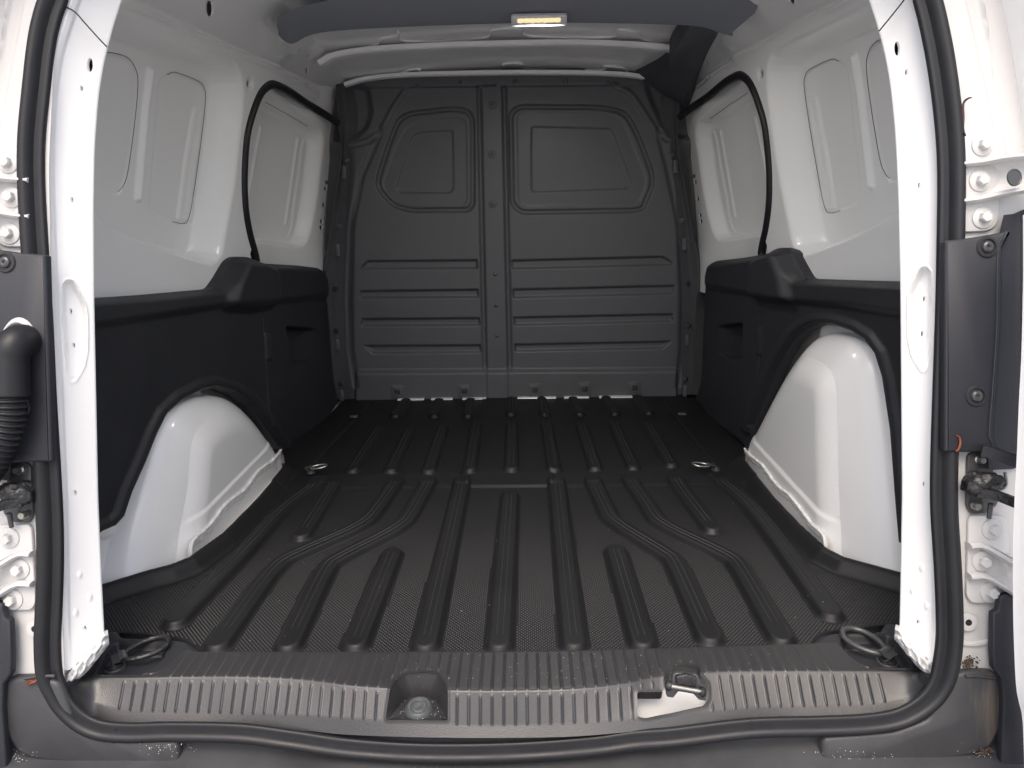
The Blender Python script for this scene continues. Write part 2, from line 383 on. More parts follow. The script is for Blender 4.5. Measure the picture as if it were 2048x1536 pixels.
def door_sd(t, s):
    P = door_base(t, s); x, y = prj(P); d = np.full(x.shape, -60.)
    for hx, hy in ((653, 365), (651, 377), (647, 410), (643, 443), (642, 455)):
        d = np.maximum(d, -(np.hypot((x-hx)/2.7, (y-hy)/5.0)-1)*2.7)
    return d
dp = sheet('sliding_door_panel', 260, 230, door_map, door_sd, WHITE, VAN, skirt=(-.003, 0, 0), angle=50)
dpr = mirror(dp)
for s in (-1, 1):   # black sheet for the darkness behind the door panel's slots
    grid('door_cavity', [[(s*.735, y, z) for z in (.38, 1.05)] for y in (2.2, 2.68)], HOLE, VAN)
# shadow lines round the pressed panels, laid on as thin dark tubes
def gap(name, L, off, m=None, r=.0007, n=70, parent=None):
    o = sweep(name, curve([wallpt(x, y, off) for x, y in L], n), circ(r, 6), m or HOLE, parent or wl_, up=(1, 0, 0)); return o
# rubber seal of the side door opening
def wallpt(x, y, off=0.):
    """walk along the view ray to the wall"""
    d = ray(x, y); lo, hi = .8, 4.
    for _ in range(50):
        mid = (lo+hi)/2; p = cC+d*mid
        if abs(p[0]) > Wx(p[1], p[2])-off: hi = mid
        else: lo = mid
    return cC+d*lo
sp = [wallpt(*p) for p in [(510, 535), (512, 522), (507, 500), (499, 472), (491, 430), (487.5, 390), (487, 342), (492, 273), (503, 228), (516, 194), (528, 177), (543, 169), (560, 174), (581, 185), (610, 205), (625, 214)]]
sp += [PY(640, 223, 2.36), PY(656, 233, 2.40), PY(676, 247, 2.43)]
for L in ([(200, 103), (232, 107), (256, 116), (270, 135), (276, 165), (270, 240), (256, 342), (246, 372), (236, 384)], [(335, 149), (352, 145), (398, 163), (409, 178), (411, 200), (403, 275), (386, 395), (376, 440), (365, 447), (345, 443)]):
    mirror(gap('panel_gap', L, -.0565, RUBP), wr_)
for L, o_ in (([(530, 204), (580, 232), (628, 262), (640, 282), (643, 300), (636, 400), (622, 470), (608, 490), (596, 494)], -.030),):
    mirror(gap('panel_gap', L, o_+.012, parent=dp, r=.0008), dpr)
ds = sweep('window_seal', curve(sp, 90), circ(.0112, 12, .0105), RUB, VAN, up=(1, 0, 0))
mirror(ds)

# ---- lower black trim panels
def Tx(Y, z): return .672-.045*(Y-1.2)-.018*np.clip(1-z/.5, 0, 1)
TRL = [(120, 602), (193, 597), (300, 590), (432, 578), (446, 556), (464, 522), (476, 513), (500, 514), (518, 521), (532, 527), (600, 531), (640, 536), (654, 545), (659, 565), (664, 640), (668, 740), (681, 800), (662, 836), (592, 891), (575, 906), (560, 893), (525, 842), (497, 806), (466, 786), (430, 776), (400, 783), (362, 803), (332, 830), (312, 870), (290, 925), (262, 987), (246, 1035), (228, 1055), (205, 1064), (120, 1090)]
TRR = [(1880, 570), (1793, 564), (1700, 561), (1607, 558), (1595, 535), (1580, 504), (1566, 495), (1548, 497), (1530, 508), (1480, 516), (1428, 522), (1413, 530), (1408, 550), (1404, 640), (1400, 760), (1388, 799), (1418, 841), (1478, 884), (1490, 900), (1505, 850), (1526, 800), (1549, 743), (1568, 706), (1588, 676), (1608, 659), (1632, 648), (1665, 651), (1702, 663), (1732, 682), (1752, 710), (1766, 755), (1782, 860), (1791, 980), (1800, 1087), (1880, 1110)]
def trim(side, out, cut, ledge, box, pocket, patch, divider, highl):
    o2 = rr(out, 7)
    def base(t, s):
        Y = 1.02+1.50*t; z = -.06+.72*s; return np.stack([side*Tx(Y, z), Y, z], -1)
    def mp(t, s):
        P = base(t, s); x, y = prj(P); r = np.zeros(x.shape)          # r > 0 stands proud into the bay
        dl = y-np.interp(x, [p[0] for p in ledge], [p[1] for p in ledge])
        r += .016*S(4, -16, dl)*S(0, 14, -sdpoly(out, x, y)-0)
        r += .020*S(3, -14, sdpoly(rr(box, 10), x, y))
        dc = sdline(cut, x, y)
        r += .008*S(26, 14, dc)-.007*S(8, 0, dc)
        fade = S(642, 606, x) if side < 0 else S(1428, 1460, x)
        r -= .035*S(1, -7, sdpoly(rr(pocket, 4), x, y))*fade
        r -= .003*S(2.5, .3, sdline(divider, x, y))
        r += .006*S(9, 0, sdline(highl, x, y))
        r -= .006*S(6, 0, -sdpoly(out, x, y))
        P[..., 0] -= side*r; return P
    def sd(t, s):
        x, y = prj(base(t, s)); return sdpoly(o2, x, y)
    return sheet('trim_panel', 640, 340, mp, sd, TRIM, VAN, skirt=(side*.022, 0, 0), flip=side > 0, angle=60)
trim(-1, TRL, TRL[20:34], [(150, 660), (195, 655), (444, 617), (520, 612), (640, 600), (700, 598)],
     [(436, 600), (450, 560), (468, 520), (520, 524), (545, 540), (548, 618), (500, 628), (440, 620)],
     [(572, 652), (632, 656), (643, 672), (643, 712), (610, 728), (585, 735)], [(608, 662), (632, 660), (641, 673), (641, 710), (609, 726)],
     [(526, 632), (532, 740), (540, 850)], [(534, 672), (538, 715)])
trim(1, TRR, TRR[19:34], [(1360, 575), (1420, 580), (1540, 600), (1610, 610), (1700, 618), (1850, 640)],
     [(1603, 600), (1592, 545), (1572, 500), (1530, 512), (1512, 525), (1510, 600), (1560, 610), (1600, 606)],
     [(1485, 645), (1432, 650), (1426, 668), (1427, 703), (1462, 722), (1484, 716)], [(1458, 652), (1434, 652), (1428, 670), (1428, 702), (1458, 718)],
     [(1520, 622), (1517, 740), (1512, 790)], [(1521, 660), (1520, 705)])

# ---- wheel arches
def arch(side, prof, Xi, flangeZ):
    pr_ = curve([PX(x, y, Xi) for x, y in prof], 70)          # rear floor -> crest -> front floor, on the inner face plane
    pr_[:, 2] = np.maximum(pr_[:, 2], -.03)
    poly = [(p[1], p[2]) for p in pr_]+[(pr_[-1][1], -.06), (pr_[0][1], -.06)]
    y0, y1 = pr_[:, 1].min()-.01, pr_[:, 1].max()+.01; z1 = pr_[:, 2].max()+.01
    def mp(t, s):
        Y = y0+(y1-y0)*t; z = -.05+(z1+.05)*s
        d = sdpoly(poly, Y, z); e = np.clip(-d, 0, .06)
        top = z > .015
        off = .022*(1-e/.06)**2.2
        off = off-.004*S(.002, -.002, z-flangeZ-.02*(Y-y0))*np.clip(e/.014, 0, 1)
        off = off+.010*S(.25, .0, z)*0
        return np.stack([np.full(Y.shape, Xi)+side*off, Y, z], -1)
    def sd(t, s): return sdpoly(poly, y0+(y1-y0)*t, -.05+(z1+.05)*s)
    a = sheet('wheel_arch', 170, 110, mp, sd, WHITE, VAN, flip=side > 0, angle=60)
    c = np.array([Xi, 1.56, 0.]); n = len(pr_); rows = []
    # from the rounded corner outwards to the wall
    tt = np.linspace(0, 1, n); rear = np.clip(1-tt*2, 0, 1)[:, None]
    d0 = pr_-np.array([0, 1.56, .0]); d0[:, 0] = 0; d0 /= np.linalg.norm(d0, axis=1)[:, None]
    G = .046 if side > 0 else .030; RF = .9 if side > 0 else 2.0
    for k, (ox, gr) in enumerate(((.0218, .0), (.027, .22), (.034, .45), (.043, .70), (.054, .92), (.075, 1.1), (.16, 1.3))):
        rows.append(pr_+np.array([side*ox, 0, 0])+d0*gr*G*(1+RF*rear))
    grid('wheel_arch_shoulder', rows, WHITE, a, flip=side > 0, angle=60)
    # seam sealer bead along the foot of the inner face
    rs = random.Random(3 if side < 0 else 4)
    ya, yb = pr_[0][1]+.012, pr_[-1][1]-.022
    path = [(Xi-side*.004, ya+.0, -.02), (Xi-side*.004, ya+.002, .012), (Xi-side*.004, ya+.012, .030)]+[(Xi-side*.004, y, .033+.004*sin(y*31)+rs.uniform(-.0012, .0012)) for y in np.linspace(ya+.035, yb, 46)]
    cp_ = curve(path, 160); sc_ = [1+.10*sin(i*.55)+rs.uniform(-.07, .07) for i in range(160)]
    sweep('seam_sealer', cp_, circ(.0085, 10, .0035), SEALW, a, up=(1, 0, 0), scale=sc_, angle=70)
    sweep('seam_sealer', cp_+np.array([-side*.0025, 0, .006]), circ(.0032, 8, .003), SEALW, a, up=(1, 0, 0), scale=sc_[::-1], angle=70)
    return a
ARL = [(372, 1142), (382, 1060), (396, 980), (403, 900), (414, 862), (438, 834), (468, 818), (500, 824), (530, 853), (556, 893), (562, 920), (567, 950)]
ARR = [(1661, 1128), (1658, 1060), (1654, 960), (1651, 830), (1648, 772), (1636, 738), (1612, 720), (1584, 716), (1560, 745), (1535, 790), (1505, 850), (1490, 884), (1487, 935)]
arch(-1, ARL, -.598, .065); arch(1, ARR, .602, .065)

# ================================================================== REAR OPENING: pillars
INNER = [(262, -60), (245, 0), (228, 50), (208, 130), (197, 200), (190, 300), (188, 420), (189, 600), (193, 800), (197, 1000), (205, 1180), (211, 1300)]
CREASE = [(185, -60), (155, 0), (140, 50), (120, 110), (107, 200), (102, 300), (104, 400), (107, 480), (112, 600), (121, 760), (127, 900), (131, 1000), (134, 1150), (137, 1300), (140, 1400)]
EDGE = [(160, -60), (126, 0), (114, 50), (100, 100), (88, 200), (82, 300), (84, 400), (89, 500), (97, 650), (105, 800), (112, 900), (117, 1050), (119, 1200), (118, 1290), (122, 1400)]
def fx(L, y): return np.interp(y, [p[1] for p in L], [p[0] for p in L])
_ys = np.linspace(-60, 1400, 300)
def _sm(L):
    v = fx(L, _ys); k = np.ones(13)/13; w = np.convolve(np.pad(v, 6, 'edge'), k, 'valid'); return lambda y: np.interp(y, _ys, w)
fI, fC, fE = _sm(INNER), _sm(CREASE), _sm(EDGE)
def unO(x, y, off):
    d = cR[None]*((x-1024)/F_PX)[:, None]-cU[None]*((y-768)/F_PX)[:, None]+cW[None]
    n = np.array([0, 1, -.2]); p = np.stack([np.zeros_like(off), .88+off, np.zeros_like(off)], 1)
    k = ((p-cC)@n)/(d@n); return cC+d*k[:, None]
POCK = rr([(125, 570), (132, 560), (146, 560), (152, 572), (172, 612), (175, 640), (175, 700), (168, 735), (150, 764), (140, 764), (134, 750), (126, 640)], 8)
PHOLES = [(180, 130, 5.5, 14), (163, 177, 2.8, 6), (144, 400, 2.6, 6), (141, 623, 3, 6), (147, 691, 3, 6), (150, 986, 3, 6), (170, 1257, 3, 6)]
def pil_px(t, s):
    y = (-60+1400*t); v = s
    # v 0..0.12 return behind the inner edge, 0.12..0.72 face, 0.72..0.85 rolled corner, 1 under the seal
    x = np.where(v < .12, fI(y)-(.12-v)*60, np.where(v < .75, fI(y)+(fC(y)-fI(y))*(v-.12)/.63, fC(y)+(fE(y)-14-fC(y))*(v-.75)/.25))
    off = np.interp(v, [0, .10, .12, .15, .70, .75, .82, 1], [.10, .055, .048, .045, .012, .006, .0, -.004])
    return x, y, off
def pil_map(t, s):
    x, y, off = pil_px(t, s); f = x.ravel(), y.ravel()
    d = sdpoly(POCK, x, y); off = off+.012*S(1, -9, d)-.0015*S(5, 0, d)*S(-1, 1, d)
    for dx, dy in ((160, 1150), (180, 1195), (152, 1225), (168, 1285)): off = off-.0015*S(7, 1, np.hypot(x-dx, (y-dy)*.7))
    return unO(f[0], f[1], off.ravel()).reshape(*x.shape, 3)
def pil_sd(t, s):
    x, y, off = pil_px(t, s); d = y-(1272+(211-x)*.98)+2
    for hx, hy, a, b in PHOLES: d = np.maximum(d, -(np.hypot((x-hx)/a, (y-hy)/b)-1)*a)
    return d
pl = sheet('door_pillar', 560, 90, pil_map, pil_sd, WHITE, VAN, skirt=(0, .005, 0), angle=60, flip=True)
plr = mirror(pl)
for s in (-1, 1):   # closed inside of the pillar, blackened for the shade behind its holes
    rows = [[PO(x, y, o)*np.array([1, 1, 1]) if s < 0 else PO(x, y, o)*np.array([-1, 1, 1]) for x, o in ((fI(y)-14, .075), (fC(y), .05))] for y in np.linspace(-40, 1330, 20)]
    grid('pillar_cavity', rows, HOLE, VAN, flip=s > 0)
sm0 = sweep('pillar_seam', curve([PO(x, y, o) for x, y, o in ((128, 12, -.004), (150, 24, .000), (168, 44, .008), (195, 74, .022), (214, 94, .036))], 30), circ(.0009, 6), HOLE, pl, up=N_O)
mirror(sm0, plr)
# wrinkled sealer at the pillar foot
def foot_map(t, s):
    a = np.stack([np.interp(t, [0, 1], [208, 126]), np.interp(t, [0, 1], [1262, 1352])], -1)
    wv = np.interp(t, [0, .5, 1], [30, 38, 34])
    x = a[..., 0]+s*3*(1-t)-1; y = a[..., 1]+s*wv
    rng = np.sin(t*40+s*5)*.0014+np.sin(t*23-s*9+1)*.002+np.sin(s*14+t*9)*.0016
    off = .012+.020*(1-t)-.006*np.sin(pi*s)+rng
    return unO(x.ravel(), y.ravel(), off.ravel()).reshape(*t.shape, 3)
ft = sheet('pillar_foot_sealer', 90, 24, foot_map, None, SEALW, VAN, skirt=(0, .01, -.004), flip=False, angle=70)
mirror(ft)

# ---- door seal running round the whole opening
sealL = [(104, 0), (88, 50), (79, 100), (70, 180), (62, 262), (60, 330), (62, 400), (66, 470), (71, 550), (77, 650), (84, 800), (93, 950), (98, 1060), (98, 1150), (95, 1230), (93, 1290), (97, 1350), (111, 1385), (128, 1415), (160, 1445), (200, 1462), (260, 1467), (342, 1465), (478, 1468), (581, 1481), (700, 1498), (850, 1507), (1024, 1505), (1180, 1494), (1270, 1482), (1348, 1476), (1502, 1458), (1638, 1454), (1730, 1450), (1795, 1440), (1840, 1418), (1872, 1388), (1890, 1350), (1900, 1290), (1901, 1230), (1897, 1130), (1890, 1011), (1891, 900), (1896, 750), (1901, 600), (1904, 450), (1905, 360), (1903, 290), (1897, 220), (1888, 150), (1876, 80), (1857, 0)]
sp = [PO(x, y, -.012) for x, y in sealL]
top = [PO(1830, -60, -.012), np.array([.42, 1.10, 1.06]), np.array([.2, 1.115, 1.10]), np.array([0, 1.12, 1.105]), np.array([-.2, 1.115, 1.10]), np.array([-.42, 1.10, 1.06]), PO(135, -60, -.012)]
path = curve(sp+top, 620, True)
# round bulb on the outside, flat lip lying on the flange inside it
sect = [(.0148, -.006), (.0156, -.001), (.0148, .0045), (.0115, .0090), (.0068, .0108), (.0020, .0092), (-.0014, .0050), (-.0030, .0010), (-.0040, -.0008), (-.0060, -.0010), (-.0100, -.0006), (-.0135, -.0010), (-.0152, -.0030), (-.0152, -.008), (0, -.010)]
seal = sweep('door_seal', path, sect, RUB, VAN, scale=1-.20*S(.06, -.02, path[:, 2]), up=(0, -1, .2), closed=True, angle=50)
for px_, py_ in ((232, 1467), (1502, 1458)):   # moulded joints of the seal
    pj = curve([PO(px_-1.2, py_, -.012), PO(px_+1.2, py_, -.012)], 4)
    sweep('seal_joint', pj, [(a*1.008*.80, b*1.008*.80) for a, b in sect], RUB, seal, up=(0, -1, .2))

# ---- white outer flange, black covers (right side measured, left mirrored)
def wflange(t, s):
    """outer body face beside the seal: flat by the seal, rolled towards the flank"""
    z = .02+1.06*t; a = s
    X_ = .585+.30*a-.10*np.clip(z-.70, 0, 1)**1.2*1.0-.02*np.clip(z-.5, 0, 1)
    Y_ = .88+.2*z-.004-.035*S(.55, .0, a)*0+.10*S(.45, 1.0, a)
    P = np.stack([X_, Y_, z], -1); x, y = prj(P)
    r = .006*S(2, -3, sdpoly([(1990, -200), (1965, -40), (1988, 120), (2008, 240), (2017, 330), (2120, 340), (2100, -200)], x, y))
    r = r+.006*S(3, -3, sdpoly([(1920, -60), (1950, 70), (1975, 180), (1990, 260), (2012, 262), (1995, 150), (1965, 0), (1950, -60)], x, y))
    P[..., 1] += r; return P
fl = sheet('body_flange', 240, 130, wflange, None, WHITEM, VAN, angle=60, flip=True)
mirror(fl)
def cover(name, px_out, off, m, t=.006, bevel=.003, r=8, label=None, mir=True, parent=VAN):
    P = [PO(x, y, off) for x, y in rr(px_out, r)]
    o = plate3(name, P, (0, -1, .2), t, m, parent, bevel, label)
    return o
# side cover with two clips
cv = cover('pillar_cover', [(1880, 483), (1924, 479), (1990, 468), (2011, 461), (2010, 476), (1995, 500), (1993, 640), (1986, 760), (1978, 870), (1988, 897), (1960, 902), (1880, 902)], -.014, COVER, .012, .004, 5)
for cx_, cy_ in ((1974, 494), (1952, 792)):
    c = PO(cx_, cy_, -.0262)
    k = lathe('clip_seat', [(.0001, .0006), (.0095, .0006), (.0100, .0022), (.0125, .0022), (.0135, .0008), (.0135, -.001)], c, N_O, TRIM, cv, 28)
    h_ = lathe('clip', [(.0001, .0022), (.0012, .0022), (.002, .0040), (.0042, .0044), (.0064, .0034), (.0072, .0015), (.0072, 0)], c, N_O, STEELB, k, 20); join(k, h_)
cvm = mirror(cv)
# deep black side cladding beyond the cover
rows = []
for yy, o in ((430, .0), (520, .0), (640, 0), (760, 0), (880, 0), (940, 0)):
    rows.append([PO(fx([(2015, 430), (1996, 500), (1994, 640), (1987, 760), (1980, 870), (1986, 940)], yy)-8, yy, -.022), PO(2026, yy-2, -.010), PO(2040, yy-8, -.010), PO(2070, yy-20, -.022), PO(2200, yy-40, -.04)])
cl = grid('pillar_cladding', rows, COVER, VAN, angle=40, flip=True)
mirror(cl)
wire = sweep('cladding_edge', curve([PO(x, y, -.0275) for x, y in ((2011, 462), (2009, 476), (1996, 497), (1994, 640), (1988, 745), (1979, 860), (1981, 876), (1988, 894))], 60), circ(.0006, 6), RUBP, cv, up=N_O)
# hinge leaves
def hinge(name, out, bolts, ribs, lug=None):
    h = cover(name, out, -.006, WHITEM, .004, .0015, 14)
    for x, y in bolts: hexbolt(PO(x, y, -.0095), N_O, .0072, h, WHITEM, .0142)
    for rb in ribs:
        sweep('hinge_rib', curve([PO(x, y, o) for x, y, o in rb], 24), circ(.0042, 10, .010), WHITEM, h, up=(0, -1, .2))
    if lug:
        sheet('hinge_arm', 30, 16, lug, None, WHITEM, h, skirt=(0, .01, 0), flip=True)
    return h
def arm_up(t, s):
    x = 1975+130*t; y = (322+70*s)+(-8+ -2*s)*t*2; off = -.012-.05*t**1.3+.008*np.sin(pi*s)
    P = unO(x.ravel(), y.ravel(), off.ravel()).reshape(*t.shape, 3); return P
def arm_lo(t, s):
    x = 1978+130*t; y = (1090+62*s)+(58+10*s)*t*1.2; off = -.010-.03*t+.010*np.sin(pi*s)
    return unO(x.ravel(), y.ravel(), off.ravel()).reshape(*t.shape, 3)
h1 = hinge('door_hinge', [(1900, 265), (1992, 262), (1996, 330), (1994, 440), (1985, 456), (1970, 463), (1900, 466)], [(1964, 291), (1959, 362), (1965, 436)],
      [[(1918, 330, -.012), (1960, 325, -.014), (2010, 317, -.024), (2100, 310, -.05)], [(1918, 404, -.012), (1955, 399, -.014), (2010, 387, -.024), (2100, 372, -.05)]], arm_up)
h2 = hinge('door_hinge', [(1934, 1040), (1940, 1030), (2010, 1030), (2016, 1060), (2010, 1170), (1990, 1196), (1985, 1205), (1940, 1205), (1930, 1190)], [(1984, 1058), (1964, 1122), (1980, 1184)],
      [[(1936, 1091, -.012), (1962, 1091, -.013), (2000, 1112, -.02), (2060, 1150, -.04)], [(1936, 1152, -.012), (1968, 1152, -.013), (2005, 1172, -.02), (2060, 1205, -.04)]], arm_lo)
mirror(h1); mirror(h2)
hl = lathe('hinge_arm_hole', [(.0001, .0003), (.0085, .0003), (.0095, .0012), (.0105, .0010), (.0108, -.001)], PO(2029, 355, -.045), (.25, -1, .2), RUBP, h1, 24)
# door check with its greasy housing
dc = cover('door_check', [(1932, 912), (1940, 904), (1972, 904), (1980, 915), (1984, 950), (2000, 975), (1990, 1010), (1972, 1025), (1938, 1027), (1930, 1010)], -.006, STEELB, .004, .001, 6)
hexbolt(PO(1957, 919, -.010), N_O, .0048, dc, STEEL, .0062)
rs = random.Random(5)
def blob(name, x, y, off, rx, ry, rz, m, par, seed):
    bm = bmesh.new(); bmesh.ops.create_icosphere(bm, subdivisions=3, radius=1); r_ = random.Random(seed)
    ph = [r_.uniform(0, 6) for _ in range(6)]
    for v in bm.verts:
        k = 1+.12*sin(v.co.x*4+ph[0])*cos(v.co.z*5+ph[1])+.10*sin(v.co.y*9+ph[2]+v.co.x*6)+.08*sin(v.co.z*13+ph[3])*sin(v.co.x*11+ph[4])
        v.co = Vector((v.co.x*rx*k, v.co.y*ry*k, v.co.z*rz*k))
    me = bpy.data.meshes.new(name); bm.to_mesh(me); bm.free(); finish(me, 60)
    c = PO(x, y, off); 
    for v in me.vertices: v.co = v.co+Vector(c)
    return link(name, me, m, par)
blob('check_housing', 1960, 968, -.020, .022, .016, .016, GREASE, dc, 1)
blob('check_housing', 1980, 962, -.026, .018, .012, .011, GREASE, dc, 2)
sweep('check_arm', curve([PO(1955, 985, -.03), PO(1990, 990, -.04), PO(2030, 1005, -.06), PO(2060, 1015, -.08)], 16), [(-.003, -.006), (.003, -.006), (.003, .006), (-.003, .006)], GREASE, dc, up=(0, 0, 1))
lathe('check_pin', [(.0001, .006), (.004, .006), (.005, .004), (.005, -.004)], PO(1952, 1012, -.02), (0, -1, .2), STEEL, dc, 14)
lathe('check_pin', [(.0001, .010), (.003, .010), (.0035, -.010)], PO(1980, 1022, -.02), (0, 0, -1), STEELB, dc, 14, up=(0, 1, 0))
sweep('check_hook', curve([PO(2010, 945, -.03), PO(2012, 970, -.03), (PO(2000, 980, -.03)), PO(1985, 978, -.028)], 20), circ(.0022, 8), STEEL, dc, up=(0, -1, 0))
mirror(dc)
# grommet hole in the flange
gh = lathe('drain_hole', [(.0001, .0002), (.0042, .0002), (.0044, .0008), (.0060, .0010), (.0115, .0004), (.0118, -.002)], PO(1937, 1245, -.008), N_O, WHITEM, VAN, 26)
gk = lathe('drain_opening', [(.0001, .0009), (.0042, .0009), (.0042, -.001)], PO(1937, 1245, -.008), N_O, HOLE, gh, 22)
mirror(gh)
sweep('flange_bead', curve([PO(1920, 1286, -.006), PO(1950, 1288, -.006), PO(1976, 1283, -.006)], 12), circ(.0035, 8, .0025), WHITEM, VAN, up=N_O)
# right: strap lever in front of the check, dark lining and edge of the opened door
sweep('check_lever', curve([PO(1963, 901, -.03), PO(1985, 905, -.035), PO(2010, 915, -.045), PO(2040, 925, -.06)], 16), [(-.004, -.007), (.004, -.007), (.004, .007), (-.004, .007)], TRIM, VAN, up=(0, 0, 1))
def darkpanel(px_, off, off2, m, name, mir=True):
    a = [PO(x, y, off) for x, y in px_]; o = plate3(name, a, N_O, off2, m, VAN, .003); return o
lo = darkpanel([(1976, 1300), (1977, 1222), (1988, 1216), (1991, 1200), (1992, 1188), (2016, 1182), (2060, 1186), (2130, 1186), (2130, 1700), (2020, 1700), (1990, 1600), (1994, 1500), (1998, 1400), (1994, 1350), (1978, 1330)], -.016, .01, COVER, 'wheel_cladding')
mirror(lo)
# opened right door: its edge comes back past the camera's right
# (a thick white slab hinged beside the flange)
de = [PO(x, y, -.10) for x, y in curve([(2046, 430), (2046, 560), (2043, 700), (2038, 800), (2034, 900), (2029, 1000), (2026, 1100), (2026, 1200), (2028, 1290), (2033, 1380), (2044, 1430), (2047, 1480), (2050, 1580)], 60)]
rows = [[p+np.array([.05, .03, 0]) for p in de], de, [p+np.array([.004, -.012, 0]) for p in de], [p+np.array([.010, -.05, 0]) for p in de], [p+np.array([.06, -.35, 0]) for p in de]]
grid('open_door_edge', rows, WHITE, VAN, flip=False, angle=60)

# ---- left only: rubber conduit with bellows
gr = sheet('conduit_surround', 40, 12, lambda t, s: (lambda a, r_: np.stack([PO(40, 700, -.026)[0]+r_*np.cos(a), np.full(a.shape, PO(40, 700, -.026)[1])-.006*np.sin(pi*s)+.2*(r_*1.6*np.sin(a)), PO(40, 700, -.026)[2]+r_*1.6*np.sin(a)], -1))(pi*t*1.1, .020+.006*s), None, WHITEM, cvm)
cpts = [PO(60, 690, .0), PO(44, 682, -.035), PO(28, 692, -.05), PO(20, 715, -.052), PO(19, 750, -.052), PO(18, 790, -.052)]
sweep('conduit_elbow', curve(cpts, 30), circ(.0215, 20), RUB, VAN, up=(1, 0, 0), scale=[1.1-.10*sin(i/29*pi) for i in range(30)])
bp_ = curve([PO(18, 788, -.052), PO(17, 830, -.052), PO(6, 880, -.052), PO(-20, 935, -.05), PO(-60, 980, -.045)], 220)
sweep('conduit_bellows', bp_, circ(.0205, 20), RUB, VAN, up=(1, 0, 0), scale=[1+.09*sin(i*2*pi/11)-.0008*i for i in range(220)], angle=70)

# ================================================================== SILL COVER
BK = [(120, 1362), (146, 1353), (200, 1353), (262, 1352), (296, 1348), (322, 1338), (350, 1318), (372, 1300), (395, 1303), (440, 1303), (600, 1303), (850, 1302), (1000, 1302), (1150, 1300), (1300, 1296), (1450, 1292), (1590, 1288), (1650, 1285), (1674, 1287), (1690, 1303), (1712, 1322), (1745, 1336), (1790, 1340), (1850, 1340), (1872, 1352)]
CR = [(120, 1366), (146, 1356), (262, 1356), (360, 1354), (500, 1354), (600, 1359), (700, 1371), (800, 1378), (900, 1381), (1000, 1382), (1150, 1378), (1250, 1367), (1310, 1354), (1400, 1345), (1500, 1342), (1700, 1342), (1850, 1343), (1872, 1354)]
RE = [(120, 1372), (165, 1392), (200, 1408), (260, 1420), (420, 1425), (600, 1430), (760, 1440), (880, 1448), (1000, 1450), (1150, 1446), (1260, 1438), (1400, 1424), (1500, 1415), (1700, 1410), (1790, 1400), (1830, 1382), (1872, 1360)]
LO = [(120, 1378), (140, 1404), (160, 1425), (190, 1441), (240, 1448), (340, 1449), (478, 1453), (600, 1461), (700, 1470), (850, 1475), (1000, 1476), (1150, 1473), (1300, 1460), (1450, 1444), (1600, 1437), (1720, 1432), (1790, 1425), (1830, 1406), (1858, 1378), (1872, 1366)]
def row3(L, fn, n=1300):
    c = curve(L, 400); w = [fn(x, y) for x, y in c]; w = np.array(w); X_ = np.linspace(-.592, .592, n)
    o = np.argsort(w[:, 0]); return np.stack([X_, np.interp(X_, w[o, 0], w[o, 1]), np.interp(X_, w[o, 0], w[o, 2])], 1)
ZT = .012
rB = row3(BK, lambda x, y: PZ(x, y, ZT)); rC = row3(CR, lambda x, y: PZ(x, y, ZT-.002))
def zr(o):
    return lambda x, y: PO(x, y, o)
_side = lambda X_: .030*S(.10, .40, abs(X_))*S(.600, .545, abs(X_))
rE = row3(RE, lambda x, y: PO(x, y, -.008+_side(PO(x, y, 0)[0]))); rL = row3(LO, lambda x, y: PO(x, y, -.015+_side(PO(x, y, 0)[0])))
rows_base = [(0, rB+np.array([0, .004, -.02])), (.02, rB+np.array([0, .001, -.002])), (.04, rB), (.45, rC+np.array([0, .006, .0008])), (.50, rC), (.53, rC+(rE-rC)*.08), (.85, rE), (.90, rE+(rL-rE)*.3), (1.0, rL), (1.03, rL+np.array([0, .006, -.004])), (1.06, rL+np.array([0, .03, -.004]))]
CUP = rr([(771, 1440), (780, 1378), (790, 1362), (812, 1350), (850, 1347), (876, 1350), (890, 1364), (896, 1380), (896, 1441)], 6)
LAT = rr([(1274, 1384), (1326, 1384), (1327, 1347), (1344, 1347), (1346, 1333), (1399, 1336), (1402, 1352), (1417, 1368), (1418, 1398), (1410, 1412), (1340, 1427), (1290, 1437), (1276, 1434)], 5)
_vk = np.array([r[0] for r in rows_base]); _vr = np.stack([r[1] for r in rows_base])
NXS = 1300
def sc_base(t, s):
    v = s*1.06; xi = t*(NXS-1); i0 = np.clip(np.floor(xi).astype(int), 0, NXS-2); fr = (xi-i0)[..., None]
    k = np.clip(np.searchsorted(_vk, v, side='right')-1, 0, len(_vk)-2); w = ((v-_vk[k])/(_vk[k+1]-_vk[k]))[..., None]
    g = lambda kk: _vr[kk, i0]*(1-fr)+_vr[kk, i0+1]*fr
    return g(k)*(1-w)+g(k+1)*w
def sc_map(t, s):
    P = sc_base(t, s); v = s*1.06; X_ = P[..., 0]
    ph = (X_/.0157) % 1.0; rib = np.clip(1-abs(ph-.5)/.16, 0, 1); rib = rib*rib*(3-2*rib)
    # length of the ribs follows the outline
    up = S(.07, .09, v)*S(.50, .47, v)*(abs(X_) < .468); lw = S(.54, .56, v)*S(.86, .83, v)*(abs(X_) < .535)
    x, y = prj(P); near = np.minimum(sdpoly(CUP, x, y), sdpoly(LAT, x, y)); g = S(8, 14, near)*np.ones(v.shape)
    h = .0016*rib*np.maximum(up, lw)*g
    # crowned rim round both cut-outs
    h = h+.0010*S(6, 0, near)
    P[..., 2] += h*np.where(v < .5, 1, .6); P[..., 1] -= h*np.where(v < .5, 0, .9)
    return P
def sc_sd(t, s):
    x, y = prj(sc_base(t, s)); return np.maximum(-sdpoly(CUP, x, y), -sdpoly(LAT, x, y))
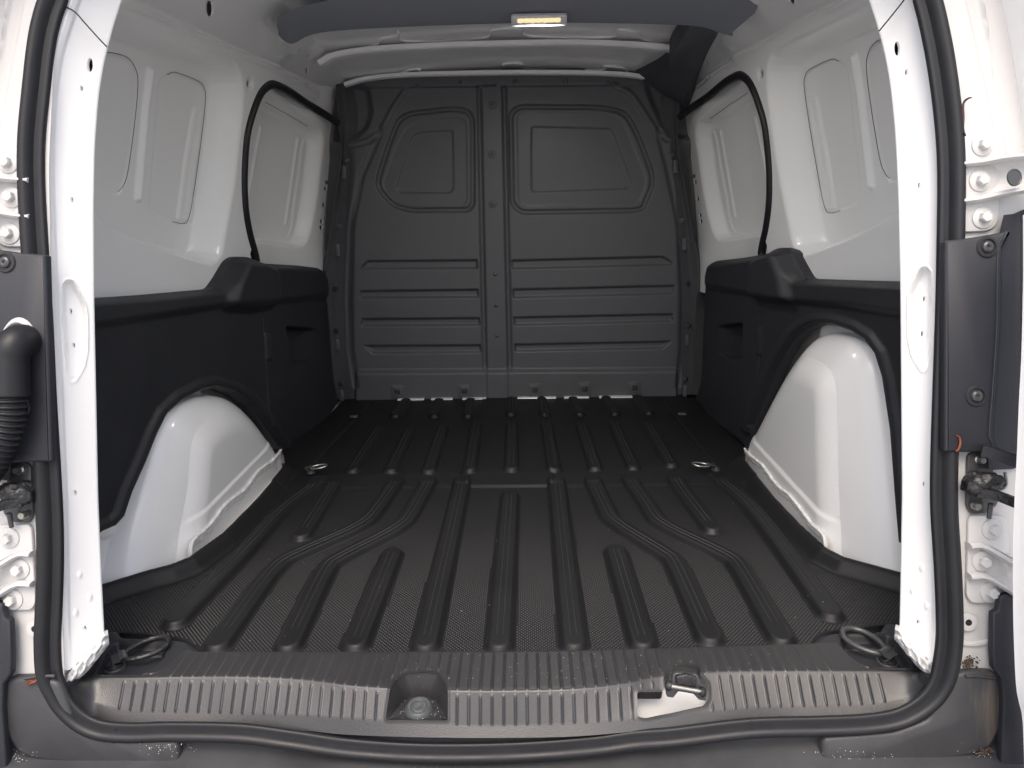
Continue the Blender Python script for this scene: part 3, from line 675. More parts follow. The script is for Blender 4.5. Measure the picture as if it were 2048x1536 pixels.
sill = sheet('sill_cover', 1300, 70, sc_map, sc_sd, SCUFF, VAN, skirt=(0, .012, -.010), angle=50)
grid('sill_gap_strip', [rL+np.array([0, .008, .002]), rL+np.array([0, .008, -.09])], TRIM, VAN, flip=True)  # added strip, black for the shade in the gap below the sill
# cup moulded into the sill with a rubber buffer
def cupw(t, s):
    c = CUP[(np.round(t*(len(CUP)-1))).astype(int)]; out = np.zeros(t.shape+(3,))
    return out
cup = np.array(CUP); n = len(cup)
top = np.array([PO(x, y, np.interp(y, [1345, 1380, 1440], [.02, -.002, -.008])) for x, y in cup])
# real depth: the pocket floor lies lower and is reached by near-vertical walls
flo = np.array([[p[0]*1.0+(0 if False else 0), p[1]-.002*0, -.052] for p in top])
cen = np.array([PO(835, 1400, .0)[0], .0, .0])
zf = PO(835, 1437, -.006)[2]-.004
fl_ = np.array([PZ(x, y, zf) for x, y in rr([(778, 1440), (793, 1418), (808, 1403), (818, 1395), (856, 1394), (872, 1402), (884, 1420), (894, 1441)], 5)])
tc_ = curve(top, 120, True); 
# match the floor outline to the rim by angle
def polar_match(A, B, n=120):
    ca, cb = A.mean(0), B.mean(0)
    ta = np.arctan2(A[:, 1]-ca[1]+(A[:, 2]-ca[2]), A[:, 0]-ca[0]); return ta
cb = fl_.mean(0)
bot = []
fl_d = curve(fl_, 400, True)
rim_px = curve(np.c_[CUP], 120, True); fpx = np.array([prj(p) for p in fl_d])
cpx = np.array([835., 1420.])
fa = np.arctan2(fpx[:, 1]-1424, fpx[:, 0]-835); 
for q in rim_px:
    a = atan2(q[1]-1424, q[0]-835); k = np.argmin(np.abs(np.angle(np.exp(1j*(fa-a))))); bot.append(fl_d[k])
bot = np.array(bot); rim3 = []
for q in rim_px:
    y_ = q[1]; k = np.interp(q[0], [120, 1872], [0, 1]); 
    X_guess = PO(q[0], q[1], 0)[0]; i = int(np.clip((X_guess+.592)/1.184*(NXS-1), 0, NXS-1))
    col = _vr[:, i]; py = np.array([prj(p)[1] for p in col[2:9]]); vv = np.interp(q[1], py, np.arange(len(py)))
    i0 = int(np.clip(floor(vv), 0, len(py)-2)); rim3.append(col[2+i0]*(1-(vv-i0))+col[3+i0]*(vv-i0))
rim3 = np.array(rim3); rim3[:, 0] = [hit(q[0], q[1], (0, 1, 0), (0, p[1], 0))[0] for q, p in zip(rim_px, rim3)]
rows = [rim3, rim3*.93+bot*.07+np.array([0, 0, -.001]), rim3*.5+bot*.5, bot, bot*.5+bot.mean(0)*.5, np.tile(bot.mean(0), (120, 1))]
cupo = grid('buffer_pocket', rows, SCUFF, sill, close_v=True, flip=True, angle=40)
bc = PZ(838, 1416, zf+.004)
plug = lathe('rubber_buffer', [(.0001, .0030), (.003, .0030), (.0045, .0040), (.0085, .0040), (.0105, .0030), (.0118, .0045), (.0150, .0050), (.0175, .0030), (.0200, -.002), (.0215, -.008)], bc, (0, -.18, 1), RUBP, sill, 36, up=(0, 1, 0))
# latch opening: pale body metal below, striker with pin
grid('latch_well', [[PZ(x, y1_, z_) if k == 0 else PO(x, y1_, z_) for x in (1235, 1300, 1380, 1450)] for k, y1_, z_ in ((0, 1330, -.055), (1, 1380, .058), (1, 1456, .050))], WHITE, sill, flip=True)
ins = []
LP = curve(np.array(LAT), 120, True)
def onsill(q, dz=0):
    X_guess = PO(q[0], q[1], 0)[0]; i = int(np.clip((X_guess+.592)/1.184*(NXS-1), 0, NXS-1))
    col = _vr[:, i]; py = np.array([prj(p)[1] for p in col[2:9]]); vv = np.interp(q[1], py, np.arange(len(py)))
    i0 = int(np.clip(floor(vv), 0, len(py)-2)); p = col[2+i0]*(1-(vv-i0))+col[3+i0]*(vv-i0); p = p.copy()
    p[0] = hit(q[0], q[1], (0, 1, 0), (0, p[1], 0))[0]; p[2] += dz; return p
r0 = np.array([onsill(q) for q in LP]); grid('latch_rim', [r0+np.array([0, 0, .0004]), r0+np.array([0, .004, -.008]), r0+np.array([0, .008, -.017])], SCUFF, sill, close_v=True, flip=True)
st = plate3('striker_plate', [PO(x, y, .004) for x, y in rr([(1340, 1372), (1344, 1346), (1352, 1342), (1394, 1346), (1400, 1362), (1412, 1376), (1410, 1398), (1396, 1396), (1385, 1384), (1355, 1379), (1345, 1392), (1332, 1390), (1328, 1362), (1340, 1358)], 3)], N_O, .006, STEELB, VAN, .001)
sweep('striker_pin', curve([PO(1334, 1371, -.012), PO(1407, 1384, -.012)], 4), circ(.0030, 12), STEEL, st, up=N_O)
for x, y in ((1335, 1371), (1406, 1384)):
    lathe('striker_cheek', [(.0001, .003), (.0045, .003), (.0065, .001), (.0070, -.001), (.0066, -.004), (.0001, -.004)], PO(x, y, -.012), (1, 0, -.15) if x > 1370 else (-1, 0, .15), GREASE, st, 20)
plate3('striker_guard', [PO(x, y, -.003) for x, y in rr([(1350, 1350), (1372, 1345), (1392, 1352), (1390, 1372), (1352, 1366)], 3)], N_O, .006, GREASE, st, .0015)

# ---- corner trays with lashing rings
def corner(side):
    def c3(x, y, z=.004): return PZ(x, y, z)
    if side < 0:
        out = [(195, 1262), (235, 1258), (240, 1272), (300, 1275), (345, 1277), (372, 1280), (400, 1300), (400, 1312), (330, 1350), (150, 1358), (170, 1330)]
        floor_ = [(214, 1300), (232, 1284), (318, 1284), (332, 1296), (330, 1312), (306, 1336), (280, 1348), (190, 1350)]
    else:
        out = [(1808, 1245), (1770, 1244), (1762, 1262), (1700, 1262), (1660, 1264), (1640, 1270), (1622, 1288), (1640, 1300), (1700, 1338), (1852, 1342), (1830, 1315)]
        floor_ = [(1795, 1284), (1778, 1270), (1692, 1270), (1680, 1282), (1688, 1298), (1712, 1322), (1740, 1334), (1825, 1336)]
    W_ = np.array([c3(x, y, .008)[:2] for x, y in rr(out, 8)]); Fl = np.array([c3(x, y, .008)[:2] for x, y in rr(floor_, 8)])
    x0, x1 = W_[:, 0].min(), W_[:, 0].max(); y0, y1 = W_[:, 1].min(), W_[:, 1].max()
    def mp(t, s):
        X_ = x0+(x1-x0)*t; Y_ = y0+(y1-y0)*s
        z = .008-.012*S(.002, -.006, sdpoly(Fl, X_, Y_))-.004*S(.008, 0, -sdpoly(W_, X_, Y_))
        yl = .62*y0+.38*y1+.05; z = z+.0025*S(.004, .001, abs(Y_-(y0+(y1-y0)*.56)))*S(0, -.003, sdpoly(Fl, X_, Y_))
        return np.stack([X_, Y_, z], -1)
    def sd(t, s): return sdpoly(W_, x0+(x1-x0)*t, y0+(y1-y0)*s)
    o = sheet('corner_tray', 130, 100, mp, sd, TRIM, VAN, skirt=(0, 0, -.02))
    return o
corner(-1); corner(1)
def ring_set(rc, rdir, bolt, size, mring, z0, flat=.62):
    """lashing ring lying in its clip: rc ring centre, bolt position, all on the tray"""
    B = PZ(*bolt, z0); A = PZ(*rc, z0+.008); d = A-B; d[2] = 0; L = np.linalg.norm(d); d /= L; n_ = np.array([-d[1], d[0], 0])
    r = empty('lashing_ring', tuple(B)); r.parent = VAN; r.matrix_parent_inverse = parent_inv(VAN)
    w = size; pts = []
    for k in range(40):
        a = 2*pi*k/40; pts.append(A+d*cos(a)*w*1.05+n_*sin(a)*w*(.72+.10*cos(a))+np.array([0, 0, .003+.006*(1+cos(a))*.5]))
    ring = sweep('ring', pts, circ(size*.135, 10), mring, r, closed=True)
    rb_ = size*.135+.0016; nb = A-d*w*1.05+np.array([0, 0, .003])
    k3 = [B+np.array([0, 0, .0035]), nb-d*(rb_*2.6)+np.array([0, 0, .001])]
    st_ = [k3[0]+(k3[1]-k3[0])*f for f in np.linspace(0, 1, 6)]+[nb-d*rb_*cos(a_)+np.array([0, 0, rb_*sin(a_)]) for a_ in np.linspace(.3, pi*.95, 8)]
    sweep('clip_strap', np.array(st_), [(-size*.36, -.0012), (size*.36, -.0012), (size*.36, .0012), (-size*.36, .0012)], STEELB, r)
    plate('clip_base', [(size*.50*cos(t), size*.50*sin(t)) for t in np.linspace(0, 2*pi, 24, endpoint=False)], B-np.array([0, 0, .003]), (0, 0, 1), .0045, STEELB, r, .001, up=(0, 1, 0))
    b = lathe('bolt', [(.0001, .0035), (size*.10, .0035), (size*.13, .0062), (size*.26, .0058), (size*.38, .0038), (size*.42, .001), (size*.42, -.001)], B+np.array([0, 0, .001]), (0, 0, 1), GREASE, r, 24, up=(0, 1, 0))
    return r
r1 = ring_set((293, 1304), 0, (229, 1334), .030, GREASE, -.002)
r2 = ring_set((1727, 1289), 0, (1775, 1323), .030, STEELB, -.002)

# ================================================================== BUMPER
def bump_rows():
    X_ = np.linspace(-.80, .80, 161); rows = []
    cz = np.interp(X_, [-.8, -.42, -.25, 0, .25, .42, .8], [.022, .018, .006, 0, .006, .018, .022])
    cy = .02*(1-(X_/.8)**2)
    for dy, z in ((.908, -.11), (.902, -.070), (.892, -.076), (.872, -.083), (.840, -.090), (.822, -.094), (.812, -.112), (.79, -.122), (.70, -.128), (.66, -.15), (.655, -.45)):
        rows.append(np.stack([X_, dy-cy, z+cz], 1))
    return rows
bmp = grid('bumper', bump_rows(), BUMP, VAN, angle=30)
for x_, x2 in ():
    # split line between bumper mouldings: a dark sunk joint
    sweep('bumper_joint', curve([PZ(x_, 1487, -.068), PZ((x_+x2)/2, 1512, -.073), PZ(x2, 1545, -.078)], 10), circ(.0011, 6), HOLE, bmp, up=(0, 0, 1))
BUMPR = MAT['weathered_bumper_plastic'].copy(); stained(BUMPR, .648, -.01, .030, .075)
ctr = cover('bumper_corner', [(1880, 1345), (1924, 1336), (1980, 1336), (1996, 1355), (1998, 1420), (1990, 1455), (1968, 1492), (1935, 1503), (1880, 1512), (1760, 1528), (1660, 1540), (1641, 1538), (1638, 1500), (1638, 1466), (1780, 1455), (1850, 1430)], -.004, BUMPR, .012, .006, 14)
cc_ = mirror(ctr); cc_.data.materials[0] = BUMP
for s in (0, 1):
    b_ = sweep('corner_ridge', curve([PO(x if s == 0 else 2048-x-8, y, -.017) for x, y in ((1930, 1352), (1955, 1352), (1991, 1357))], 12), circ(.0022, 8), BUMP, VAN, up=N_O)

# ================================================================== FLOOR LINER (a loose moulded mat)
LIN = empty('floor_liner', (0, 1.75, 0), 'black moulded rubber cargo mat with long raised ribs covering the van floor', 'floor mat')
FOUT = [(150, 1220), (205, 1192), (300, 1162), (342, 1151), (376, 1137), (444, 1086), (513, 1014), (566, 950), (570, 925), (566, 898), (592, 886), (655, 834), (682, 806), (690, 799), (900, 798), (1392, 790), (1400, 800), (1428, 838), (1490, 886), (1490, 915), (1489, 935), (1553, 1015), (1604, 1070), (1656, 1118), (1690, 1136), (1799, 1167), (1850, 1180), (1900, 1236), (1850, 1243), (1768, 1250), (1700, 1258), (1655, 1262), (1626, 1280), (1618, 1306), (1000, 1320), (408, 1322), (394, 1296), (368, 1278), (300, 1270), (232, 1266), (150, 1272)]
FW = np.array([PZ(x, y, .0)[:2] for x, y in FOUT])
FWs = rr(FW, .02)
def soft(l):
    P_ = np.array(l)
    if len(P_) < 3: return [tuple(p) for p in P_]
    o = [P_[0]]
    for a_, b_, c_ in zip(P_[:-2], P_[1:-1], P_[2:]):
        for t_ in (0, .25, .5, .75, 1): o.append((1-t_)**2*(b_+(a_-b_)*.42)+2*t_*(1-t_)*b_+t_*t_*(b_+(c_-b_)*.42))
    o.append(P_[-1]); return [tuple(p) for p in o]
LIPL = [tuple(PZ(x, y, 0)[:2]) for x, y in FOUT[0:8]]; LIPR = [tuple(PZ(x, y, 0)[:2]) for x, y in FOUT[20:27]]
def fp(L): return [tuple(PZ(x, y, .006)[:2]) for x, y in L]
RIBS = [fp(l) for l in (
    [(352, 1240), (500, 1090), (560, 1020), (640, 962)], [(436, 1286), (547, 1130), (600, 1104), (726, 1050), (752, 1020), (793, 962)],
    [(578, 1286), (650, 1134), (672, 1118), (805, 1052), (826, 1018), (858, 962)], [(712, 1284), (784, 1106)],
    [(852, 1286), (925, 960)], [(999, 1286), (1020, 988)], [(1148, 1284), (1113, 960)], [(1285, 1282), (1231, 1100)],
    [(1419, 1272), (1352, 1122), (1335, 1108), (1224, 1042), (1210, 1012), (1184, 958)], [(1562, 1272), (1482, 1132), (1460, 1112), (1318, 1047), (1300, 1016), (1258, 957)],
    [(1661, 1224), (1508, 1015), (1432, 954)], [(602, 1070), (642, 1008), (668, 966)], [(1424, 1056), (1372, 990), (1350, 958)])]
RIBS += [fp(l) for l in ([(706, 940), (758, 858)], [(782, 941), (820, 860)], [(858, 942), (885, 855)], [(939, 942), (953, 852)], [(1023, 940), (1024, 852)], [(1108, 938), (1093, 850)], [(1190, 936), (1163, 850)], [(1266, 934), (1228, 848)], [(1342, 930), (1296, 850)],
    [(790, 832), (812, 803)], [(868, 832), (878, 803)], [(935, 832), (941, 802)], [(1022, 830), (1022, 801)], [(1090, 830), (1084, 800)], [(1160, 828), (1146, 799)], [(1230, 827), (1212, 798)], [(1298, 826), (1275, 797)])]
RIBS = [soft(l) for l in RIBS]
SEAM = [fp([(616, 936), (743, 804)]), fp([(1432, 930), (1322, 796)])]
x0, x1, y0, y1 = -.80, .80, .965, 2.515
def rib_h(X_, Y_):
    d = np.full(X_.shape, 9.)
    for l in RIBS:
        xs = [p[0] for p in l]; ys = [p[1] for p in l]
        mk = (X_ > min(xs)-.05) & (X_ < max(xs)+.05) & (Y_ > min(ys)-.05) & (Y_ < max(ys)+.05)
        if mk.any():
            v = d[mk]; d[mk] = np.minimum(v, sdline(l, X_[mk], Y_[mk]))
    return d
def fl_map(t, s):
    X_ = x0+(x1-x0)*t; Y_ = y0+(y1-y0)*s; d = rib_h(X_, Y_)
    wk = np.where(Y_ < 1.76, 1., .85)
    z = .0115*S(.0240, .0145, d/wk)
    dl = np.minimum(sdline(LIPL, X_, Y_), sdline(LIPR, X_, Y_))
    z = z+.024*S(.040, .010, dl)-.010*S(.006, 0, dl)
    z = z+.006*S(1.655, 1.67, Y_)*(.5+.5*S(.11, .10, abs(X_)))
    z = z+.004*S(1.775, 1.765, Y_)*S(1.745, 1.755, Y_)*0
    for sm_ in SEAM: z = z-.006*S(.006, .001, sdline(sm_, X_, Y_))
    z = z+.003*np.sin(X_*9+1)*np.sin(Y_*7)*.3
    z = z-.010*S(.010, 0, Y_-(y0+.012))*0
    return np.stack([X_, Y_, z], -1)
def fl_sd(t, s): return sdpoly(FWs, x0+(x1-x0)*t, y0+(y1-y0)*s)
def tex_attr(V):
    d = rib_h(V[:, 0], V[:, 1]); dl = np.minimum(sdline(LIPL, V[:, 0], V[:, 1]), sdline(LIPR, V[:, 0], V[:, 1]))
    return S(.022, .0245, d)*S(.038, .044, dl)
liner = sheet('mat', 640, 610, fl_map, fl_sd, LINER, LIN, skirt=(0, 0, -.012), attr=lambda V: tex_attr(V)*(V[:, 1] > 1.752), angle=60)
# fine double lines along the rib tops
lv, lf = [], []
for l in RIBS:
    P2 = np.array(curve(np.array(l), max(6, int(40)))); 
    if len(l) > 2: P2 = np.array(l)
    c = curve(P2, 60) if len(P2) == 2 or len(P2) > 6 else np.array([P2[0]+(P2[1]-P2[0])*k for k in np.linspace(0, 1, 12)])
    if len(l) > 2:
        seg = []
        for a, b in zip(l[:-1], l[1:]): seg += [np.array(a)+(np.array(b)-np.array(a))*k for k in np.linspace(0, 1, 5, endpoint=False)]
        seg.append(np.array(l[-1])); c = np.array(seg)
        k = np.array([1, 2, 3, 2, 1])/9.; cx = np.convolve(np.pad(c[:, 0], 2, 'edge'), k, 'valid'); cyy = np.convolve(np.pad(c[:, 1], 2, 'edge'), k, 'valid'); c = np.stack([cx, cyy], 1)
    T = np.gradient(c, axis=0); T /= np.linalg.norm(T, axis=1)[:, None]; N = np.stack([-T[:, 1], T[:, 0]], 1)
    keep = slice(1, -1); c, N = c[keep], N[keep]
    zb = .0115+.006*S(1.655, 1.67, c[:, 1])*(.5+.5*S(.11, .10, abs(c[:, 0])))+.0009*np.sin(c[:, 0]*9+1)*np.sin(c[:, 1]*7)
    for off in (-.0048, .0048):
        b0 = len(lv)
        for k in range(len(c)):
            for w_, h_ in ((-.0009, -.0004), (0, .0011), (.0009, -.0004)):
                p = c[k]+N[k]*(off+w_); lv.append((p[0], p[1], zb[k]+h_))
        for k in range(len(c)-1):
            for q_ in (0, 1):
                i = b0+k*3+q_; lf.append((i, i+3, i+4, i+1))
rl = raw('rib_line', lv, lf, RIBSHINE, LIN); rl['kind'] = 'stuff'
a = rl.data.attributes.new('tex', 'FLOAT', 'POINT'); a.data.foreach_set('value', np.zeros(len(rl.data.vertices), 'f4'))
# moulded studs of the near half: each a small dome
sx_, sy_ = .0063, .0073; pts = []
for k in (0, 1):
    gx = (np.arange(-130, 130)+.5*k)*sx_; gy = .995+(np.arange(0, 104)+.5*k)*sy_
    A_, B_ = np.meshgrid(gx, gy, indexing='ij'); pts.append(np.stack([A_.ravel(), B_.ravel()], 1))
pts = np.vstack(pts); tv = tex_attr(pts); pts = pts[(tv > .97) & (rib_h(pts[:, 0], pts[:, 1]) > .0262) & (sdpoly(FWs, pts[:, 0], pts[:, 1]) < -.004)]
SEED_Z = lambda X_, Y_: .006*S(1.655, 1.67, Y_)*(.5+.5*S(.11, .10, abs(X_)))+.0009*np.sin(X_*9+1)*np.sin(Y_*7)
pz = SEED_Z(pts[:, 0], pts[:, 1]); ang = np.arange(6)*pi/3; tmpl = []
for r_k, h_k in ((.00195, -.0003), (.00125, .0013)): tmpl += [(r_k*cos(a_), r_k*sin(a_), h_k) for a_ in ang]
tmpl.append((0, 0, .0017)); tmpl = np.array(tmpl)
fade_ = 1-.72*S(1.08, 1.60, pts[:, 1])                     # stud size shrinks towards the front to fade their shine
V_ = (np.c_[pts, pz][:, None]+tmpl[None]*fade_[:, None, None]).reshape(-1, 3); b_ = (np.arange(len(pts))*13)[:, None, None]
tri_ = []
for i in range(6):
    j = (i+1) % 6; tri_ += [(i, j, 6+j), (i, 6+j, 6+i), (6+i, 6+j, 12)]
F_ = (b_+np.array(tri_)[None]).reshape(-1, 3)
sd_ = raw('texture_studs', V_, F_, STUD, LIN, angle=None); sd_['kind'] = 'stuff'
# side floor strips beside the seam & white body floor under everything
rows = [[(-.80, y, -.014), (.80, y, -.014)] for y in (1.03, 2.56)]
grid('floor_pan', rows, WHITE, VAN, flip=True)
# lashing rings in the middle of the floor and small bright tabs
ring_set((637, 938), 0, (622, 944), .020, STEEL, .010); ring_set((1402, 934), 0, (1432, 938), .020, STEEL, .010)
for x, y in ((708, 833), (1364, 828)):
    p = PZ(x, y, .008); plate('floor_tab', rr([(-.012, -.006), (.012, -.006), (.012, .006), (-.012, .006)], .002), p, (0, -.3, 1), .002, STEEL, VAN, .0005, up=(0, 1, 0))

# ================================================================== BULKHEAD
BY = 2.50
def bk_base(t, s):
    X_ = -.66+1.32*t; z = -.01+1.065*s; return np.stack([X_, np.full(X_.shape, BY), z], -1)
WLo = rr([(745, 372), (782, 416), (820, 427), (940, 426), (952, 410), (951, 235), (938, 216), (905, 211), (815, 221), (792, 236), (772, 285)], 22)
WLm = rr([(762, 372), (790, 408), (820, 414), (925, 413), (935, 400), (932, 245), (920, 234), (848, 238), (812, 252), (795, 285)], 16)
WLi = rr([(791, 375), (798, 386), (900, 387), (908, 378), (906, 260), (838, 263), (822, 272)], 6)
WRo = rr([(1015, 225), (1035, 207), (1200, 208), (1255, 218), (1282, 268), (1316, 360), (1290, 422), (1270, 427), (1040, 431), (1018, 410)], 26)
WRm = rr([(1034, 232), (1048, 222), (1205, 226), (1245, 236), (1296, 362), (1280, 402), (1262, 405), (1060, 412), (1037, 404)], 18)
WRi = rr([(1062, 252), (1220, 256), (1227, 262), (1266, 368), (1256, 378), (1066, 385), (1062, 378)], 6)
GR = [[(716, 540), (733, 520), (956, 518), (957, 539)], [(717, 598), (719, 580), (958, 577), (959, 597)], [(719, 654), (722, 636), (961, 634), (962, 653)], [(724, 690), (963, 688), (964, 707), (744, 709)],
      [(1020, 519), (1326, 511), (1343, 521), (1349, 532), (1022, 540)], [(1023, 577), (1351, 569), (1350, 590), (1025, 598)], [(1025, 633), (1347, 626), (1348, 645), (1028, 653)], [(1027, 687), (1347, 681), (1326, 699), (1029, 705)]]
def bk_map(t, s):
    P = bk_base(t, s); x, y = prj(P)
    r = np.zeros(x.shape)                                   # + goes away from the bay
    for wo, wm, wi in ((WLo, WLm, WLi), (WRo, WRm, WRi)):
        d = sdpoly(wo, x, y); r += .010*S(0, -5, d)-.006*S(-8, -12, d)
        r += .0022*S(.8, -1.2, sdpoly(wm, x, y)); r += .0045*S(.8, -2.5, sdpoly(wi, x, y))
    for k, g in enumerate(GR):
        gp = rr(g, 4); d = sdpoly(gp, x, y); cy_ = np.mean([p[1] for p in g])
        r += .011*S(0, -5.0, d)
    ch = np.abs(x-(988+(y-450)*.018+ (y-200)*.003))          # centre post
    r += np.where((y > 172), -.004*S(23, 19, ch)+.008*S(7, 1, np.abs(ch-25))*S(745, 730, y), 0)
    r -= .008*S(0, 5, 176+(x-1000)*-.008-y)                  # upper band stands proud
    r -= .016*S(0, 10, y-(736-(x-1000)*.006))*S(708, 716, x)*S(1356, 1350, x)     # foot flange steps out
    # raised field of the two upper corners
    for L, sg in ((curve([(812, 180), (785, 220), (762, 262), (735, 282), (695, 292)], 30), 1), (curve([(1228, 172), (1262, 190), (1300, 245), (1318, 268), (1350, 285)], 30), -1)):
        r -= .006*S(9, 2, sdline([tuple(p) for p in L], x, y))
    for L in ([(760, 262), (722, 350), (702, 450), (696, 600), (700, 700), (712, 770)], [(1318, 262), (1340, 350), (1360, 450), (1368, 600), (1366, 700), (1356, 770)]):
        r += .006*S(10, 2, sdline(L, x, y))
    r += .020*S(712, 680, x)*S(280, 320, y)+.020*S(1352, 1385, x)*S(280, 320, y)
    r += .018*S(0, -16, sdpoly(rr([(680, 150), (742, 172), (750, 225), (738, 262), (712, 284), (660, 290)], 14), x, y))
    r += .018*S(0, -16, sdpoly(rr([(1280, 150), (1400, 150), (1400, 285), (1352, 280), (1322, 262), (1290, 190)], 20), x, y))
    P[..., 1] += r; return P
bk = sheet('bulkhead', 440, 370, bk_map, None, BULK, VAN, angle=60)
for x, y in ((985, 210), (984, 309), (986, 408)):
    c = PY(x, y, BY-.0045); k = lathe('rivet', [(.0001, .001), (.003, .001), (.0045, .004), (.007, .0035), (.0115, .0025), (.013, -.001)], c, (0, -1, 0), BULK, bk, 20)
for x, y in ((990, 549), (992, 611), (994, 672)):
    lathe('screw', [(.0001, .003), (.003, .003), (.0055, .0015), (.0065, -.001)], PY(x, y, BY-.005), (0, -1, 0), STEELB, bk, 14)
for x, y in ((795, 782), (929, 781), (1070, 779), (1169, 777), (1269, 775)):
    c = PY(x, y, BY-.0165)
    o = plate('foot_bracket', rr([(-.022, -.026), (.022, -.026), (.022, .022), (-.022, .022)], .008), c, (0, -1, 0), .0025, BULK, bk, .0008)
    n_ = plate('nut', rr([(-.009, -.009), (.009, -.009), (.009, .009), (-.009, .009)], .001), np.array(c)+np.array([0, -.0026, 0]), (0, -1, 0), .0015, SCUFF, o, .0004)
    n2_ = lathe('nut_bore', [(.0001, .002), (.0035, .002), (.005, .0035), (.006, .001)], np.array(c)+np.array([0, -.004, 0]), (0, -1, 0), STEELB, o, 14)
    join(o, n_); join(o, n2_)
for x, y in ((833, 172), (920, 163), (1030, 162), (1132, 163), (1217, 164)):
    lathe('screw', [(.0001, .002), (.003, .003), (.006, .001), (.007, -.001)], PY(x, y, BY-.0085), (0, -1, 0), BULK, bk, 14)
# pale floor edge showing in the gap under the bulkhead
for a_, b_ in ((650, 690), (795, 848), (862, 905), (925, 972), (1035, 1112), (1128, 1178), (1198, 1265)):
    yA = 797-(a_-690)*.009; p, q = PY(a_, yA-.5, BY-.030), PY(b_, yA-.5-(b_-a_)*.009, BY-.030)
    if a_ < 700: continue
    z_ = .010; rows = [[(p[0], BY-.034, .004), (q[0], BY-.034, .004)], [(p[0], BY-.032, .0070), (q[0], BY-.032, .0070)], [(p[0], BY-.012, .0080), (q[0], BY-.012, .0080)]]
    grid('floor_edge', rows, WHITE, VAN, flip=True)
# side posts of the bulkhead with their fixings
def post_half(side):
    ys = [140, 200, 250, 290, 340, 400, 480, 560, 640, 720, 798]
    inn = [700, 712, 716, 704, 702, 694, 690, 686, 688, 690, 693]; mid = [688, 690, 690, 688, 685, 680, 672, 668, 671, 676, 682]; out = [672, 676, 678, 684, 680, 670, 660, 652, 658, 664, 672]
    rows = []
    for L, Y_ in ((inn, 2.515), ([a*.5+b*.5 for a, b in zip(inn, mid)], 2.495), (mid, 2.470), ([a*.5+b*.5 for a, b in zip(out, mid)], 2.474), (out, 2.455), ([o-2 for o in out], 2.458), ([o-(1 if y < 525 else 16) for o, y in zip(out, ys)], 2.505)):
        rows.append(curve([PY(x, y, Y_) for x, y in zip(L, ys)], 60))
    rows = np.array(rows)
    if side > 0: rows = rows*np.array([-1, 1, 1])
    o = grid('bulkhead_post', rows, BULK, VAN, flip=side > 0, angle=45)
    for x, y, k in ((694, 320, 0), (679, 452, 0), (671, 578, 1), (673, 661, 1), (682, 767, 1)):
        c = PY(x, y, 2.466); c = c*np.array([1 if side < 0 else -1, 1, 1])
        w_ = lathe('post_bolt', [(.0001, .007), (.0035, .0065), (.0055, .0045), (.006, .002), (.0085, .0015), (.009, -.002)], c, (0, -1, .25), GREASE if k else BULK, o, 16)
    for x, y in ((688, 345), (676, 500), (676, 690), (684, 790)):
        c = PY(x, y, 2.470)*np.array([1 if side < 0 else -1, 1, 1])
        plate('post_tab', rr([(-.007, -.02), (.007, -.02), (.007, .02), (-.007, .02)], .003), c, (0, -1, 0), .003, BULK, o, .001)
post_half(-1); post_half(1)

# ================================================================== ROOF
def roof_z(X_, Y_): return 1.102-.035*(X_/.55)**2-.020*S(1.75, 2.15, Y_)-.022*S(2.15, 2.5, Y_)
def roof_map(t, s):
    X_ = -.60+1.20*t; Y_ = 1.05+1.50*s
    z = roof_z(X_, Y_)
    z = z+.0*X_; return np.stack([X_, Y_, z], -1)
sheet('roof_panel', 60, 60, roof_map, None, WHITE, VAN, flip=True, angle=60)
def bow(name, px_, Y_, w, h, m):
    c = curve([PY(x, y, Y_) for x, y in px_], 60)
    s_ = [(-w/2, -h/2), (-w/2*.7, -h), (-w*.1, -h*.8), (w*.1, -h*.8), (w/2*.7, -h), (w/2, -h/2), (w/2, h), (-w/2, h)]
    return sweep(name, c, s_, m, VAN, up=(0, 0, 1), angle=30)
bow('roof_bow', [(640, 128), (671, 112), (740, 101), (850, 94), (1000, 89), (1150, 87), (1260, 91), (1330, 97), (1380, 104)], 2.15, .035, .007, WHITE)
bow('roof_bow', [(690, 170), (735, 158), (820, 150), (1000, 146), (1150, 146), (1250, 150), (1310, 160), (1360, 175)], 2.46, .03, .006, WHITE)
# pressed stiffener flanges behind each bow
def stiff(px_, Y_):
    def on_roof(x, y):
        z = 1.07
        for _ in range(8):
            p = PZ(x, y, z); z = float(roof_z(p[0], p[1]))-.002
        return PZ(x, y, z)
    c = curve([on_roof(x, y) for x, y in px_], 200)
    sweep('bow_stiffener', c, circ(.0032, 8), WHITE, VAN, up=(0, 0, 1))
stiff([(672, 110), (748, 90), (762, 78), (795, 71), (797, 63), (815, 82), (965, 76), (985, 60), (1040, 57), (1062, 72), (1215, 74), (1238, 60), (1275, 66), (1290, 80), (1350, 92)], 2.20)
stiff([(800, 148), (815, 141), (840, 138), (850, 145), (990, 140), (1008, 128), (1042, 127), (1058, 138), (1200, 139), (1210, 132), (1242, 135), (1255, 143)], 2.42)
